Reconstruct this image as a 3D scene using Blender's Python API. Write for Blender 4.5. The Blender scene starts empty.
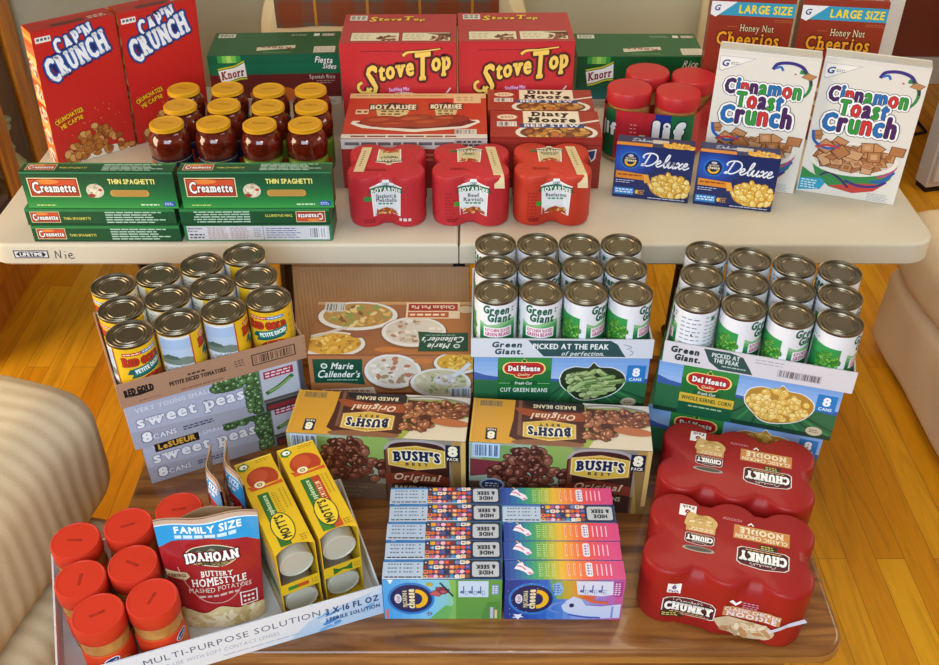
import bpy, bmesh, math, random
from mathutils import Vector, Matrix, geometry
COL = bpy.context.scene.collection
random.seed(7)
PI = math.pi
R = math.radians

# ------------------------------------------------------------------ camera geometry (used to work out where things stand)
F, TH, EYE = 1000.0, R(37), 1.78
CT, ST = math.cos(TH), math.sin(TH)
def at(px, py, z):
    x = (px-469.5)/F; v = (332.5-py)/F
    t = (z-EYE)/(-ST+v*CT)
    return Vector((x*t, (CT+v*ST)*t, z))

# ------------------------------------------------------------------ materials
def lin(h):
    h = h.lstrip('#')
    o = []
    for i in (0, 2, 4):
        c = int(h[i:i+2], 16)/255
        o.append(c/12.92 if c <= .04045 else ((c+.055)/1.055)**2.4)
    return (*o, 1)
MATS = {}
FIN = {  # roughness, coat, specular, bump strength, bump scale
    'card': (.42, .12, .45, .02, 60), 'matte': (.85, 0, .2, .05, 40), 'paper': (.5, .05, .4, .015, 50),
    'film': (.48, .08, .28, .12, 30), 'plastic': (.35, .1, .5, .01, 80), 'gloss': (.12, .4, .5, 0, 1), 'foil': (.2, .5, .5, .35, 28), 'corr': (.8, 0, .25, .12, 90), 'lid': (.42, 0, .4, .02, 90),
}
def mat(h, fin='card'):
    k = (h, fin)
    if k in MATS: return MATS[k]
    m = bpy.data.materials.new('%s_%s' % (fin, h.lstrip('#')))
    m.use_nodes = True
    nt = m.node_tree; b = nt.nodes['Principled BSDF']
    ro, coat, sp, bs, sc = FIN[fin]
    b.inputs['Base Color'].default_value = lin(h)
    b.inputs['Roughness'].default_value = ro
    b.inputs['Coat Weight'].default_value = coat
    b.inputs['Coat Roughness'].default_value = .12
    b.inputs['Specular IOR Level'].default_value = sp
    if bs > 0:
        tc = nt.nodes.new('ShaderNodeTexCoord'); n = nt.nodes.new('ShaderNodeTexNoise'); bu = nt.nodes.new('ShaderNodeBump')
        n.inputs['Scale'].default_value = sc; n.inputs['Detail'].default_value = 3
        bu.inputs['Strength'].default_value = bs; bu.inputs['Distance'].default_value = .01
        nt.links.new(tc.outputs['Object'], n.inputs['Vector']); nt.links.new(n.outputs['Fac'], bu.inputs['Height'])
        nt.links.new(bu.outputs['Normal'], b.inputs['Normal'])
    MATS[k] = m
    return m
def nodemat(name, build, **kw):
    m = bpy.data.materials.new(name); m.use_nodes = True
    nt = m.node_tree; b = nt.nodes['Principled BSDF']
    for k, v in kw.items(): b.inputs[k.replace('_', ' ')].default_value = v
    if build: build(nt, b, lambda t: nt.nodes.new('ShaderNode'+t), nt.links.new)
    return m
def ramp(nd, stops):
    e = nd.color_ramp.elements
    while len(e) < len(stops): e.new(.5)
    for el, (p, c) in zip(e, stops): el.position = p; el.color = lin(c)

def wood_build(cols, stretch, scale, plank=None):
    def f(nt, b, N, L):
        tc = N('TexCoord'); mp = N('Mapping'); mp.inputs['Scale'].default_value = stretch
        n = N('TexNoise'); n.inputs['Scale'].default_value = scale; n.inputs['Detail'].default_value = 6; n.inputs['Distortion'].default_value = 1.2
        r = N('ValToRGB'); ramp(r, cols)
        L(tc.outputs['Object'], mp.inputs['Vector']); L(mp.outputs['Vector'], n.inputs['Vector']); L(n.outputs['Fac'], r.inputs['Fac'])
        out = r.outputs['Color']
        if plank:
            mp2 = N('Mapping'); mp2.inputs['Rotation'].default_value = (0, 0, R(90)); L(tc.outputs['Object'], mp2.inputs['Vector'])
            br = N('TexBrick'); br.inputs['Scale'].default_value = 1; br.inputs['Brick Width'].default_value = plank[0]; br.inputs['Row Height'].default_value = plank[1]
            br.inputs['Mortar Size'].default_value = .0007; br.offset = .37
            br.inputs['Color1'].default_value = lin(plank[2]); br.inputs['Color2'].default_value = lin(plank[3]); br.inputs['Mortar'].default_value = lin('9a6420')
            L(mp2.outputs['Vector'], br.inputs['Vector'])
            mx = N('MixRGB'); mx.blend_type = 'MULTIPLY'; mx.inputs['Fac'].default_value = 1
            L(br.outputs['Color'], mx.inputs['Color1']); L(out, mx.inputs['Color2']); out = mx.outputs['Color']
        L(out, b.inputs['Base Color'])
        bu = N('Bump'); bu.inputs['Strength'].default_value = .08; bu.inputs['Distance'].default_value = .004
        L(n.outputs['Fac'], bu.inputs['Height']); L(bu.outputs['Normal'], b.inputs['Normal'])
    return f
M_FLOOR = nodemat('oak_floor', wood_build([(.25, 'd8d0c0'), (.55, 'ffffff'), (.8, 'e6dccb')], (14, 1.2, 1), 2.2, (1.1, .066, 'e0900f', 'f8b424')), Roughness=.32, Specular_IOR_Level=.45)
M_OAK = nodemat('oak_table', wood_build([(.3, '4a2810'), (.46, '7e4c20'), (.6, 'a06a30'), (.8, '74461c')], (1.1, 11, 6), 2.6), Roughness=.28, Coat_Weight=.3)
M_OAKEDGE = nodemat('oak_edge', wood_build([(.3, '6e4420'), (.6, 'a8743c'), (.8, '8a5a2c')], (1.0, 9, 14), 3), Roughness=.3, Coat_Weight=.3)
M_HUTCH = nodemat('hutch_oak', wood_build([(.3, '9a5410'), (.6, 'd08426'), (.8, 'b06a18')], (9, 9, 1), 2.2), Roughness=.35)
def wall_b(c1, c2):
    def f(nt, b, N, L):
        tc = N('TexCoord'); n = N('TexNoise'); n.inputs['Scale'].default_value = 3; n.inputs['Detail'].default_value = 5
        r = N('ValToRGB'); ramp(r, [(.3, c1), (.7, c2)])
        L(tc.outputs['Object'], n.inputs['Vector']); L(n.outputs['Fac'], r.inputs['Fac']); L(r.outputs['Color'], b.inputs['Base Color'])
    return f
M_WALL = nodemat('olive_wall_paint', wall_b('b6b298', 'bdb99e'), Roughness=.8)
M_REDWALL = nodemat('red_brown_paint', wall_b('8a4028', '944630'), Roughness=.7)
M_TRIM = nodemat('white_trim_paint', wall_b('d9dadb', 'e3e3e3'), Roughness=.5)
M_SIDEWALL = nodemat('pale_wall_paint', wall_b('c9bfa8', 'd2c8b2'), Roughness=.8)
def fabric(c1, c2, sun_rib=0, quilt=0):
    def f(nt, b, N, L):
        tc = N('TexCoord'); n = N('TexNoise'); n.inputs['Scale'].default_value = 220; n.inputs['Detail'].default_value = 2
        n2 = N('TexNoise'); n2.inputs['Scale'].default_value = 5
        r = N('ValToRGB'); ramp(r, [(.35, c1), (.65, c2)])
        L(tc.outputs['Object'], n.inputs['Vector']); L(tc.outputs['Object'], n2.inputs['Vector'])
        L(n2.outputs['Fac'], r.inputs['Fac']); L(r.outputs['Color'], b.inputs['Base Color'])
        bu = N('Bump'); bu.inputs['Strength'].default_value = .25; bu.inputs['Distance'].default_value = .002
        L(n.outputs['Fac'], bu.inputs['Height']); nrm = bu.outputs['Normal']
        if sun_rib:
            w = N('TexWave'); w.bands_direction = 'Y'; w.inputs['Scale'].default_value = sun_rib; w.inputs['Distortion'].default_value = .6
            b2 = N('Bump'); b2.inputs['Strength'].default_value = .3; b2.inputs['Distance'].default_value = .006
            L(tc.outputs['Object'], w.inputs['Vector']); L(w.outputs['Fac'], b2.inputs['Height']); L(nrm, b2.inputs['Normal']); nrm = b2.outputs['Normal']
        if quilt:
            v = N('TexVoronoi'); v.inputs['Scale'].default_value = quilt; v.inputs['Randomness'].default_value = .35
            rr = N('ValToRGB'); ramp(rr, [(.03, '000000'), (.10, 'ffffff')]); mq = N('MixRGB'); mq.blend_type = 'MULTIPLY'; mq.inputs['Fac'].default_value = .16; L(r.outputs['Color'], mq.inputs['Color1']); L(rr.outputs['Color'], mq.inputs['Color2']); L(mq.outputs['Color'], b.inputs['Base Color'])
            b2 = N('Bump'); b2.inputs['Strength'].default_value = .4; b2.inputs['Distance'].default_value = .005
            L(tc.outputs['Object'], v.inputs['Vector']); L(v.outputs['Distance'], rr.inputs['Fac']); L(rr.outputs['Color'], b2.inputs['Height']); L(nrm, b2.inputs['Normal']); nrm = b2.outputs['Normal']
        L(nrm, b.inputs['Normal'])
    return f
M_CHAIR = nodemat('cream_sun_striped_fabric', fabric('cdb896', 'd6c3a3', sun_rib=9), Roughness=.95, Specular_IOR_Level=.1)  # bump ribs stand in for striped sunlight through blinds
M_SOFA = nodemat('cream_quilted_fabric', fabric('dfc4a0', 'e8d0ae', quilt=11), Roughness=.95, Specular_IOR_Level=.1)
M_CREAM = nodemat('cream_slipcover', fabric('dccba0', 'e4d5ae'), Roughness=.95, Specular_IOR_Level=.1)
def plaid(nt, b, N, L):
    tc = N('TexCoord'); sp = N('SeparateXYZ'); L(tc.outputs['Object'], sp.inputs['Vector'])
    base = None
    def stripe(axis, sc, off, wd):
        a = N('Math'); a.operation = 'MULTIPLY_ADD'; a.inputs[1].default_value = sc; a.inputs[2].default_value = off; L(sp.outputs[axis], a.inputs[0])
        f = N('Math'); f.operation = 'FRACT'; L(a.outputs[0], f.inputs[0])
        g = N('Math'); g.operation = 'LESS_THAN'; g.inputs[1].default_value = wd; L(f.outputs[0], g.inputs[0]); return g.outputs[0]
    def mix(c1, c2, fac, amt=1):
        m = N('MixRGB'); m.inputs['Color2'].default_value = lin(c2)
        if isinstance(c1, str): m.inputs['Color1'].default_value = lin(c1)
        else: L(c1, m.inputs['Color1'])
        t = N('Math'); t.operation = 'MULTIPLY'; t.inputs[1].default_value = amt; L(fac, t.inputs[0]); L(t.outputs[0], m.inputs['Fac']); return m.outputs['Color']
    c = mix('5c544c', '7c4028', stripe('X', 7, .15, .42), .75)
    c = mix(c, '7a3a1a', stripe('Z', 7, .35, .4), .6)
    c = mix(c, 'b07a28', stripe('X', 7, .5, .05), .9)
    c = mix(c, 'c07a2a', stripe('Z', 7, .55, .05), .9)
    L(c, b.inputs['Base Color'])
M_PLAID = nodemat('plaid_wool', plaid, Roughness=.95, Specular_IOR_Level=.1)
def metal_b(scale):
    def f(nt, b, N, L):
        tc = N('TexCoord'); n = N('TexNoise'); n.inputs['Scale'].default_value = scale; n.inputs['Detail'].default_value = 4
        r = N('ValToRGB'); ramp(r, [(.3, '989898'), (.7, 'b0b0b0')])
        L(tc.outputs['Object'], n.inputs['Vector']); L(n.outputs['Fac'], r.inputs['Fac']); L(r.outputs['Color'], b.inputs['Roughness'])
    return f
M_TIN = nodemat('tin_plate', metal_b(30), Base_Color=lin('857b69'), Metallic=1.0, Roughness=.3)
M_BLACKMETAL = nodemat('black_steel', None, Base_Color=lin('141414'), Metallic=.3, Roughness=.4)
def hdpe_b(nt, b, N, L):
    tc = N('TexCoord'); n = N('TexNoise'); n.inputs['Scale'].default_value = 160; bu = N('Bump'); bu.inputs['Strength'].default_value = .12; bu.inputs['Distance'].default_value = .002
    L(tc.outputs['Object'], n.inputs['Vector']); L(n.outputs['Fac'], bu.inputs['Height']); L(bu.outputs['Normal'], b.inputs['Normal'])
M_HDPE = nodemat('white_moulded_plastic', hdpe_b, Base_Color=lin('cfc5b0'), Roughness=.5)
def sauce_b(nt, b, N, L):
    tc = N('TexCoord'); n = N('TexNoise'); n.inputs['Scale'].default_value = 70; n.inputs['Detail'].default_value = 4
    r = N('ValToRGB'); ramp(r, [(.35, '4a1208'), (.65, '6e2010')])
    L(tc.outputs['Object'], n.inputs['Vector']); L(n.outputs['Fac'], r.inputs['Fac']); L(r.outputs['Color'], b.inputs['Base Color'])
M_SAUCE = nodemat('tomato_sauce_in_glass', sauce_b, Roughness=.08, Coat_Weight=.6, Coat_Roughness=.03)
def pb_b(nt, b, N, L):
    tc = N('TexCoord'); n = N('TexNoise'); n.inputs['Scale'].default_value = 50
    r = N('ValToRGB'); ramp(r, [(.3, 'a06a34'), (.7, 'b98548')])
    L(tc.outputs['Object'], n.inputs['Vector']); L(n.outputs['Fac'], r.inputs['Fac']); L(r.outputs['Color'], b.inputs['Base Color'])
M_PB = nodemat('peanut_butter_in_jar', pb_b, Roughness=.15, Coat_Weight=.4)
def glass_b(nt, b, N, L):
    n = N('TexNoise'); n.inputs['Scale'].default_value = 3
    r = N('ValToRGB'); ramp(r, [(0, '0d0d0d'), (1, '1a1a1a')]); L(n.outputs['Fac'], r.inputs['Fac']); L(r.outputs['Color'], b.inputs['Roughness'])
M_GLASS = nodemat('clear_glass', glass_b, Base_Color=(.95, .97, .95, 1), Transmission_Weight=1.0, IOR=1.2, Roughness=.03)
M_CUP = nodemat('translucent_cup_plastic', None, Base_Color=lin('b9b6a6'), Roughness=.35, Subsurface_Weight=.15)
def corr_b(nt, b, N, L):
    tc = N('TexCoord'); w = N('TexWave'); w.bands_direction = 'X'; w.inputs['Scale'].default_value = 38; w.inputs['Distortion'].default_value = .4
    n = N('TexNoise'); n.inputs['Scale'].default_value = 8
    r = N('ValToRGB'); ramp(r, [(.3, 'd8b892'), (.7, 'e4c8a2')])
    bu = N('Bump'); bu.inputs['Strength'].default_value = .2; bu.inputs['Distance'].default_value = .002
    L(tc.outputs['Object'], w.inputs['Vector']); L(tc.outputs['Object'], n.inputs['Vector']); L(n.outputs['Fac'], r.inputs['Fac'])
    L(r.outputs['Color'], b.inputs['Base Color']); L(w.outputs['Fac'], bu.inputs['Height']); L(bu.outputs['Normal'], b.inputs['Normal'])
M_CORR = nodemat('corrugated_cardboard', corr_b, Roughness=.85, Specular_IOR_Level=.2)

# ------------------------------------------------------------------ mesh builder
class MB:
    def __init__(s): s.v = []; s.f = []; s.m = []; s.sm = []; s.mats = []
    def mi(s, m):
        if m not in s.mats: s.mats.append(m)
        return s.mats.index(m)
    def add(s, vs, fs, m, smooth=False):
        o = len(s.v); i = s.mi(m)
        s.v.extend(tuple(p) for p in vs)
        for f in fs: s.f.append([o+k for k in f]); s.m.append(i); s.sm.append(smooth)
        return s
    def bm(s, b, m, smooth=False):
        b.verts.index_update()
        s.add([v.co[:] for v in b.verts], [[v.index for v in f.verts] for f in b.faces], m, smooth); b.free(); return s
    def box(s, x0, y0, z0, x1, y1, z1, m, bev=.0008, seg=1, smooth=False, taper=None):
        b = bmesh.new(); bmesh.ops.create_cube(b, size=1)
        for v in b.verts: v.co = Vector((x0+(v.co.x+.5)*(x1-x0), y0+(v.co.y+.5)*(y1-y0), z0+(v.co.z+.5)*(z1-z0)))
        if bev: bmesh.ops.bevel(b, geom=b.edges[:], offset=bev, segments=seg, profile=.5, affect='EDGES')
        return s.bm(b, m, smooth)
    def lathe(s, prof, n, m, c=(0, 0, 0), smooth=True, axis=None, capb=True, capt=True):
        vs = []; fs = []
        for (r, z) in prof:
            for k in range(n):
                a = 2*PI*k/n; vs.append((c[0]+r*math.cos(a), c[1]+r*math.sin(a), c[2]+z))
        for i in range(len(prof)-1):
            for k in range(n): fs.append([i*n+k, i*n+(k+1) % n, (i+1)*n+(k+1) % n, (i+1)*n+k])
        if capb: fs.append(list(range(n))[::-1])
        if capt: fs.append([(len(prof)-1)*n+k for k in range(n)])
        if axis: vs = [tuple(axis @ Vector(p)) for p in vs]
        return s.add(vs, fs, m, smooth)
    def loft(s, rings, m, smooth=True, capb=True, capt=True):
        n = len(rings[0]); vs = [p for r in rings for p in r]; fs = []
        for i in range(len(rings)-1):
            for k in range(n): fs.append([i*n+k, i*n+(k+1) % n, (i+1)*n+(k+1) % n, (i+1)*n+k])
        if capb: fs.append(list(range(n))[::-1])
        if capt: fs.append([(len(rings)-1)*n+k for k in range(n)])
        return s.add(vs, fs, m, smooth)
    def prism(s, pts, z0, z1, m, bev=0, n=3):
        if not bev: rings = [[(x, y, z0) for x, y in pts], [(x, y, z1) for x, y in pts]]
        else:
            rings = [[(x, y, z0) for x, y in inset(pts, bev)], [(x, y, z0+bev) for x, y in pts], [(x, y, z1-bev) for x, y in pts]]
            for k in range(1, n+1):
                a = PI/2*k/n; rings.append([(x, y, z1-bev+bev*math.sin(a)) for x, y in inset(pts, bev*(1-math.cos(a)))])
        return s.loft(rings, m)
    def tube(s, pts, r, m, n=8):
        pts = [Vector(p) for p in pts]; rings = []
        for i, p in enumerate(pts):
            d = (pts[min(i+1, len(pts)-1)]-pts[max(i-1, 0)]).normalized()
            u = d.orthogonal().normalized() if i == 0 else (u-d*u.dot(d)).normalized()
            w = d.cross(u); rings.append([p+u*(r*math.cos(2*PI*k/n))+w*(r*math.sin(2*PI*k/n)) for k in range(n)])
        return s.loft(rings, m)
    def build(s, name, parent=None, loc=(0, 0, 0), rz=0, ang=35):
        me = bpy.data.meshes.new(name); me.from_pydata(s.v, [], s.f)
        for m in s.mats: me.materials.append(m)
        me.polygons.foreach_set('material_index', s.m); me.polygons.foreach_set('use_smooth', s.sm)
        me.update()
        if any(s.sm): me.set_sharp_from_angle(angle=R(ang))
        o = bpy.data.objects.new(name, me); COL.objects.link(o)
        o.location = loc; o.rotation_euler = (0, 0, rz)
        if parent is not None: o.parent = parent
        return o
def inset(pts, d):
    n = len(pts); out = []
    for i in range(n):
        a, b, c = Vector(pts[i-1]), Vector(pts[i]), Vector(pts[(i+1) % n])
        e1, e2 = (b-a), (c-b)
        n1 = Vector((-e1.y, e1.x)).normalized(); n2 = Vector((-e2.y, e2.x)).normalized()
        k = (n1+n2); k = k.normalized()/max(.5, k.normalized().dot(n1)) if k.length > 1e-6 else n1
        out.append((b.x+k.x*d, b.y+k.y*d))
    return out
def rrect(x0, y0, x1, y1, r, n=8):
    o = []
    for cx, cy, a0 in ((x1-r, y0+r, -90), (x1-r, y1-r, 0), (x0+r, y1-r, 90), (x0+r, y0+r, 180)):
        for k in range(n+1):
            a = R(a0+90*k/n); o.append((cx+r*math.cos(a), cy+r*math.sin(a)))
    return o
def thing(name, label, cat, loc=(0, 0, 0), rz=0, group=None):
    o = bpy.data.objects.new(name, None); COL.objects.link(o); o.empty_display_size = .02
    o.location = loc; o.rotation_euler = (0, 0, rz)
    return tag(o, label, cat, group)
def tag(o, label, cat, group=None):
    o['label'] = label; o['category'] = cat
    if group: o['group'] = group
    return o
def struct(o): o['kind'] = 'structure'; return o
def dup(root, loc, rz, label, group=None):
    r = root.copy(); COL.objects.link(r); r.location = loc; r.rotation_euler = (0, 0, rz); r['label'] = label
    if group: r['group'] = group
    for ch in list(root.children):
        c = ch.copy(); COL.objects.link(c); c.parent = r
        for g in list(ch.children):
            d = g.copy(); COL.objects.link(d); d.parent = c
    return r

# ------------------------------------------------------------------ printed artwork: flat coloured shapes laid on a face (millimetres)
GL = {}
def glyph(ch, serif):
    k = (ch, serif)
    if k in GL: return GL[k]
    cu = bpy.data.curves.new('glyph', 'FONT'); cu.body = ch; cu.size = 1; cu.resolution_u = 2; cu.offset = 0
    ob = bpy.data.objects.new('glyph', cu); me = ob.to_mesh()
    vs = [(v.co.x, v.co.y) for v in me.vertices]; fs = [list(p.vertices) for p in me.polygons]
    if serif and vs:
        ys = [p[1] for p in vs]; lo, hi = min(ys), max(ys)
        ec = {}
        for f in fs:
            for i in range(len(f)):
                e = tuple(sorted((f[i], f[(i+1) % len(f)]))); ec[e] = ec.get(e, 0)+1
        for (a, b), c in list(ec.items()):
            if c > 1: continue
            (ax, ay), (bx, by) = vs[a], vs[b]
            if abs(ay-by) > .004: continue
            if not (.04 < abs(ax-bx) < .27): continue
            x0, x1 = min(ax, bx)-serif, max(ax, bx)+serif
            if abs(ay-lo) < .02 or abs(ay) < .02: y0, y1 = ay, ay+.075
            elif abs(ay-hi) < .02: y0, y1 = ay-.075, ay
            else: continue
            o = len(vs); vs += [(x0, y0), (x1, y0), (x1, y1), (x0, y1)]; fs.append([o, o+1, o+2, o+3])
    ob.to_mesh_clear(); bpy.data.objects.remove(ob); bpy.data.curves.remove(cu)
    GL[k] = (vs, fs)
    return GL[k]
def capheight():
    return max(p[1] for p in glyph('H', 0)[0])
CAP = capheight()

class Art:
    def __init__(s): s.t = []; s.k = 0.0
    def _a(s, vs, fs, c, dz=1.0):
        s.k += dz; s.t.append((vs, fs, c, s.k)); return s
    def rect(s, x0, y0, x1, y1, c): return s._a([(x0, y0), (x1, y0), (x1, y1), (x0, y1)], [[0, 1, 2, 3]], c)
    def quad(s, p, c): return s._a(p, [[0, 1, 2, 3]], c)
    def poly(s, p, c, dz=1.0):
        tr = geometry.tessellate_polygon([[Vector((a, b, 0)) for a, b in p]])
        return s._a(list(p), [list(t) for t in tr], c, dz)
    def ell(s, cx, cy, rx, ry, c, n=20, rot=0, dz=1.0):
        cr, sr = math.cos(R(rot)), math.sin(R(rot)); p = []
        for k in range(n):
            a = 2*PI*k/n; x, y = rx*math.cos(a), ry*math.sin(a); p.append((cx+x*cr-y*sr, cy+x*sr+y*cr))
        return s._a([(cx, cy)]+p, [[0, 1+k, 1+(k+1) % n] for k in range(n)], c, dz)
    def line(s, pts, w, c, smooth=0, w2=None):
        if smooth: pts = catmull(pts, smooth)
        n = len(pts); L = []; 
        for i in range(n):
            a = Vector(pts[max(i-1, 0)]); b = Vector(pts[min(i+1, n-1)]); d = (b-a)
            d = d.normalized() if d.length else Vector((1, 0)); q = Vector((-d.y, d.x))
            ww = w if w2 is None else w+(w2-w)*i/(n-1)
            L += [tuple(Vector(pts[i])+q*ww/2), tuple(Vector(pts[i])-q*ww/2)]
        return s._a(L, [[2*i, 2*i+1, 2*i+3, 2*i+2] for i in range(n-1)], c)
    def text(s, t, x, y, h, c, bold=.0, sh=0, al='C', w=None, rot=0, out=(), bend=0, gap=.09, serif=0, cols=None, sc=None):
        items = []; cur = 0
        for i, ch in enumerate(t):
            if ch == ' ': cur += .3; continue
            vs, fs = glyph(ch, serif)
            if not vs: continue
            k, dy = sc[i] if sc else (1, 0)
            x0 = min(p[0] for p in vs)-bold; x1 = max(p[0] for p in vs)+bold
            items.append((ch, cur-x0*k, k, dy, i)); cur += (x1-x0)*k+gap
        tot = (cur-gap)
        S = h/CAP; SX = S if w is None else w/tot
        off = {'C': -tot/2, 'L': 0, 'R': -tot}[al]
        cr, sr = math.cos(R(rot)), math.sin(R(rot))
        layers = [(bold+a, col, None) for a, col in out]+[(bold, c, cols)]
        for b, col, cl in layers:
            s.k += 3.2
            for ch, px, k, dy, i in items:
                vs, fs = glyph(ch, serif)
                nd = 0 if b < .012 else (6 if b < .04 else 8 if b < .08 else 12)
                for qi, (ox, oy) in enumerate([(b*math.cos(2*PI*q/nd), b*math.sin(2*PI*q/nd)) for q in range(nd)] if nd else [(0, 0)]):
                  P = []
                  for vx, vy in vs:
                    X = (vx*k+px+off)*SX+ox*S; Y = (vy*k+dy+oy)*S-h/2
                    X += sh*Y; Y += bend*X*X
                    P.append((x+X*cr-Y*sr, y+X*sr+Y*cr))
                  s.t.append((P, fs, (cl[i % len(cl)] if cl else col), s.k+qi*.22))
        return s
    def greek(s, x0, y0, x1, y1, n, c, fill=.45, rag=.25):
        s.k += 1; dy = (y1-y0)/n
        for i in range(n):
            yy = y1-(i+.5)*dy; xx = x0; end = x1-(x1-x0)*random.random()*rag
            while xx < end:
                L = min(end-xx, (x1-x0)*random.uniform(.05, .16)+dy*.4)
                s.t.append(([(xx, yy-dy*fill/2), (xx+L, yy-dy*fill/2), (xx+L, yy+dy*fill/2), (xx, yy+dy*fill/2)], [[0, 1, 2, 3]], c, s.k)); xx += L+dy*.35
        return s
    def bars(s, x0, y0, x1, y1, bg='ffffff', c='303030', n=22):
        s.rect(x0, y0, x1, y1, bg); s.k += 1; q = (x1-x0)/n
        for i in range(1, n-1):
            if random.random() < .75:
                xx = x0+i*q; ww = q*random.choice((.3, .5, .8))
                s.t.append(([(xx, y0+(y1-y0)*.1), (xx+ww, y0+(y1-y0)*.1), (xx+ww, y1-(y1-y0)*.1), (xx, y1-(y1-y0)*.1)], [[0, 1, 2, 3]], c, s.k))
        return s
    def scatter(s, inside, n, rx, ry, cols, edge=None, rot=(0, 180), seg=9, bb=None, hi=None):
        x0, y0, x1, y1 = bb; k = 0; tries = 0
        while k < n and tries < n*30:
            tries += 1; px, py = random.uniform(x0, x1), random.uniform(y0, y1)
            if not inside(px, py): continue
            k += 1; a = random.uniform(*rot); q = random.uniform(.8, 1.2)
            if edge: s.ell(px, py, rx*q*1.14, ry*q*1.16, edge, seg, a, .02)
            s.ell(px, py, rx*q, ry*q, random.choice(cols), seg, a, .02)
            if hi: s.ell(px-rx*.2, py+ry*.3, rx*q*.4, ry*q*.3, hi, 6, a, .02)
        s.k += 1; return s
    def squares(s, inside, n, a, cols, edge, bb):
        x0, y0, x1, y1 = bb; k = 0
        while k < n:
            px, py = random.uniform(x0, x1), random.uniform(y0, y1)
            if not inside(px, py): continue
            k += 1; r0 = random.uniform(0, 90); q = a*random.uniform(.8, 1.15); sk = random.uniform(.5, 1)
            for sc, c in ((1.15, edge), (1, random.choice(cols)), (.55, random.choice(cols))):
                P = []
                for j in range(4):
                    an = R(r0+90*j+45); P.append((px+q*sc*math.cos(an), py+q*sc*sk*math.sin(an)))
                s._a(P, [[0, 1, 2, 3]], c, .02)
        s.k += 1; return s
    def sub(s, a, x=0, y=0, k=1, rot=0, ky=None):
        ky = k if ky is None else ky
        cr, sr = math.cos(R(rot)), math.sin(R(rot)); b = s.k
        for vs, fs, c, z in a.t:
            s.t.append(([(x+px*k*cr-py*ky*sr, y+px*k*sr+py*ky*cr) for px, py in vs], fs, c, b+z))
        s.k += a.k; return s
    def put(s, mb, fn, fin='card', clip=None, maxlen=None, base=.2, step=.02):
        for vs, fs, c, z in s.t:
            mt = c if not isinstance(c, str) else mat(c, fin); zz = (base+step*z)*.001
            V = []; Fc = []
            for f in fs:
                p = [vs[i] for i in f]
                if clip: p = clip_poly(p, *clip)
                if len(p) < 3: continue
                for q in (split(p, maxlen) if maxlen else [p]):
                    o = len(V); V += [fn(a, b, zz) for a, b in q]; Fc.append(list(range(o, o+len(q))))
            if Fc: mb.add(V, Fc, mt)
        return mb
def catmull(p, n=8):
    p = [Vector(q) for q in p]; P = [p[0]*2-p[1]]+p+[p[-1]*2-p[-2]]; o = []
    for i in range(1, len(P)-2):
        a, b, c, d = P[i-1], P[i], P[i+1], P[i+2]
        for k in range(n):
            t = k/n; o.append(tuple(.5*((2*b)+(c-a)*t+(2*a-5*b+4*c-d)*t*t+(3*b-a-3*c+d)*t**3)))
    o.append(tuple(p[-1])); return o
def clip_poly(p, x0, y0, x1, y1):
    for ax, v, sg in ((0, x0, 1), (0, x1, -1), (1, y0, 1), (1, y1, -1)):
        if all(sg*(q[ax]-v) >= -1e-9 for q in p): continue
        o = []
        for i in range(len(p)):
            a, b = p[i-1], p[i]; da, db = sg*(a[ax]-v), sg*(b[ax]-v)
            if (da >= 0) != (db >= 0):
                t = da/(da-db); o.append((a[0]+(b[0]-a[0])*t, a[1]+(b[1]-a[1])*t))
            if db >= 0: o.append(b)
        p = o
        if len(p) < 3: return []
    return p
def split(p, m):
    st = [[p[0], p[i], p[i+1]] for i in range(1, len(p)-1)]; out = []
    while st:
        t = st.pop(); e = [((t[i][0]-t[(i+1) % 3][0])**2+(t[i][1]-t[(i+1) % 3][1])**2) for i in range(3)]
        k = e.index(max(e))
        if e[k] <= m*m: out.append(t); continue
        a, b, c = t[k], t[(k+1) % 3], t[(k+2) % 3]; q = ((a[0]+b[0])/2, (a[1]+b[1])/2)
        st += [[a, q, c], [q, b, c]]
    return out

# a closed carton: origin at the middle of the front bottom edge, front at y = 0; art in millimetres from each face's lower left corner
def carton_mesh(w, d, h, base, arts, fin='card', bev=.001, extra=None):
    mb = MB(); mb.box(-w/2, 0, 0, w/2, d, h, mat(base, fin), bev)
    W, D, Hh = w*1000, d*1000, h*1000; q = .001
    fns = {'front': (lambda x, y, z: (-w/2+x*q, -z, y*q), W, Hh), 'top': (lambda x, y, z: (-w/2+x*q, y*q, h+z), W, D),
           'left': (lambda x, y, z: (-w/2-z, d-x*q, y*q), D, Hh), 'right': (lambda x, y, z: (w/2+z, x*q, y*q), D, Hh)}
    for k, a in arts.items():
        fn, ww, hh = fns[k]; a.put(mb, fn, fin, clip=(.3, .3, ww-.3, hh-.3))
    if extra: extra(mb)
    return mb
def carton(name, label, cat, w, d, h, base, arts, loc, rz, group=None, fin='card', bev=.001, extra=None):
    return tag(carton_mesh(w, d, h, base, arts, fin, bev, extra).build(name, None, loc, rz), label, cat, group)
def copy1(o, loc, rz, label, group=None):
    c = o.copy(); COL.objects.link(c); c.location = loc; c.rotation_euler = (0, 0, rz); c['label'] = label
    if group: c['group'] = group
    return c
def label_mesh(r, z0, h, base, art, fin='paper', n=48):
    mb = MB(); mb.lathe([(r, z0), (r, z0+h)], n, mat(base, fin), capb=False, capt=False)
    def fn(x, y, z):
        a = x*.001/r; rr = r+z+.0002; return (rr*math.sin(a), -rr*math.cos(a), z0+y*.001)
    U = PI*r*1000
    art.put(mb, fn, fin, clip=(-U, 0, U, h*1000), maxlen=2.4, step=.025)
    return mb
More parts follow.
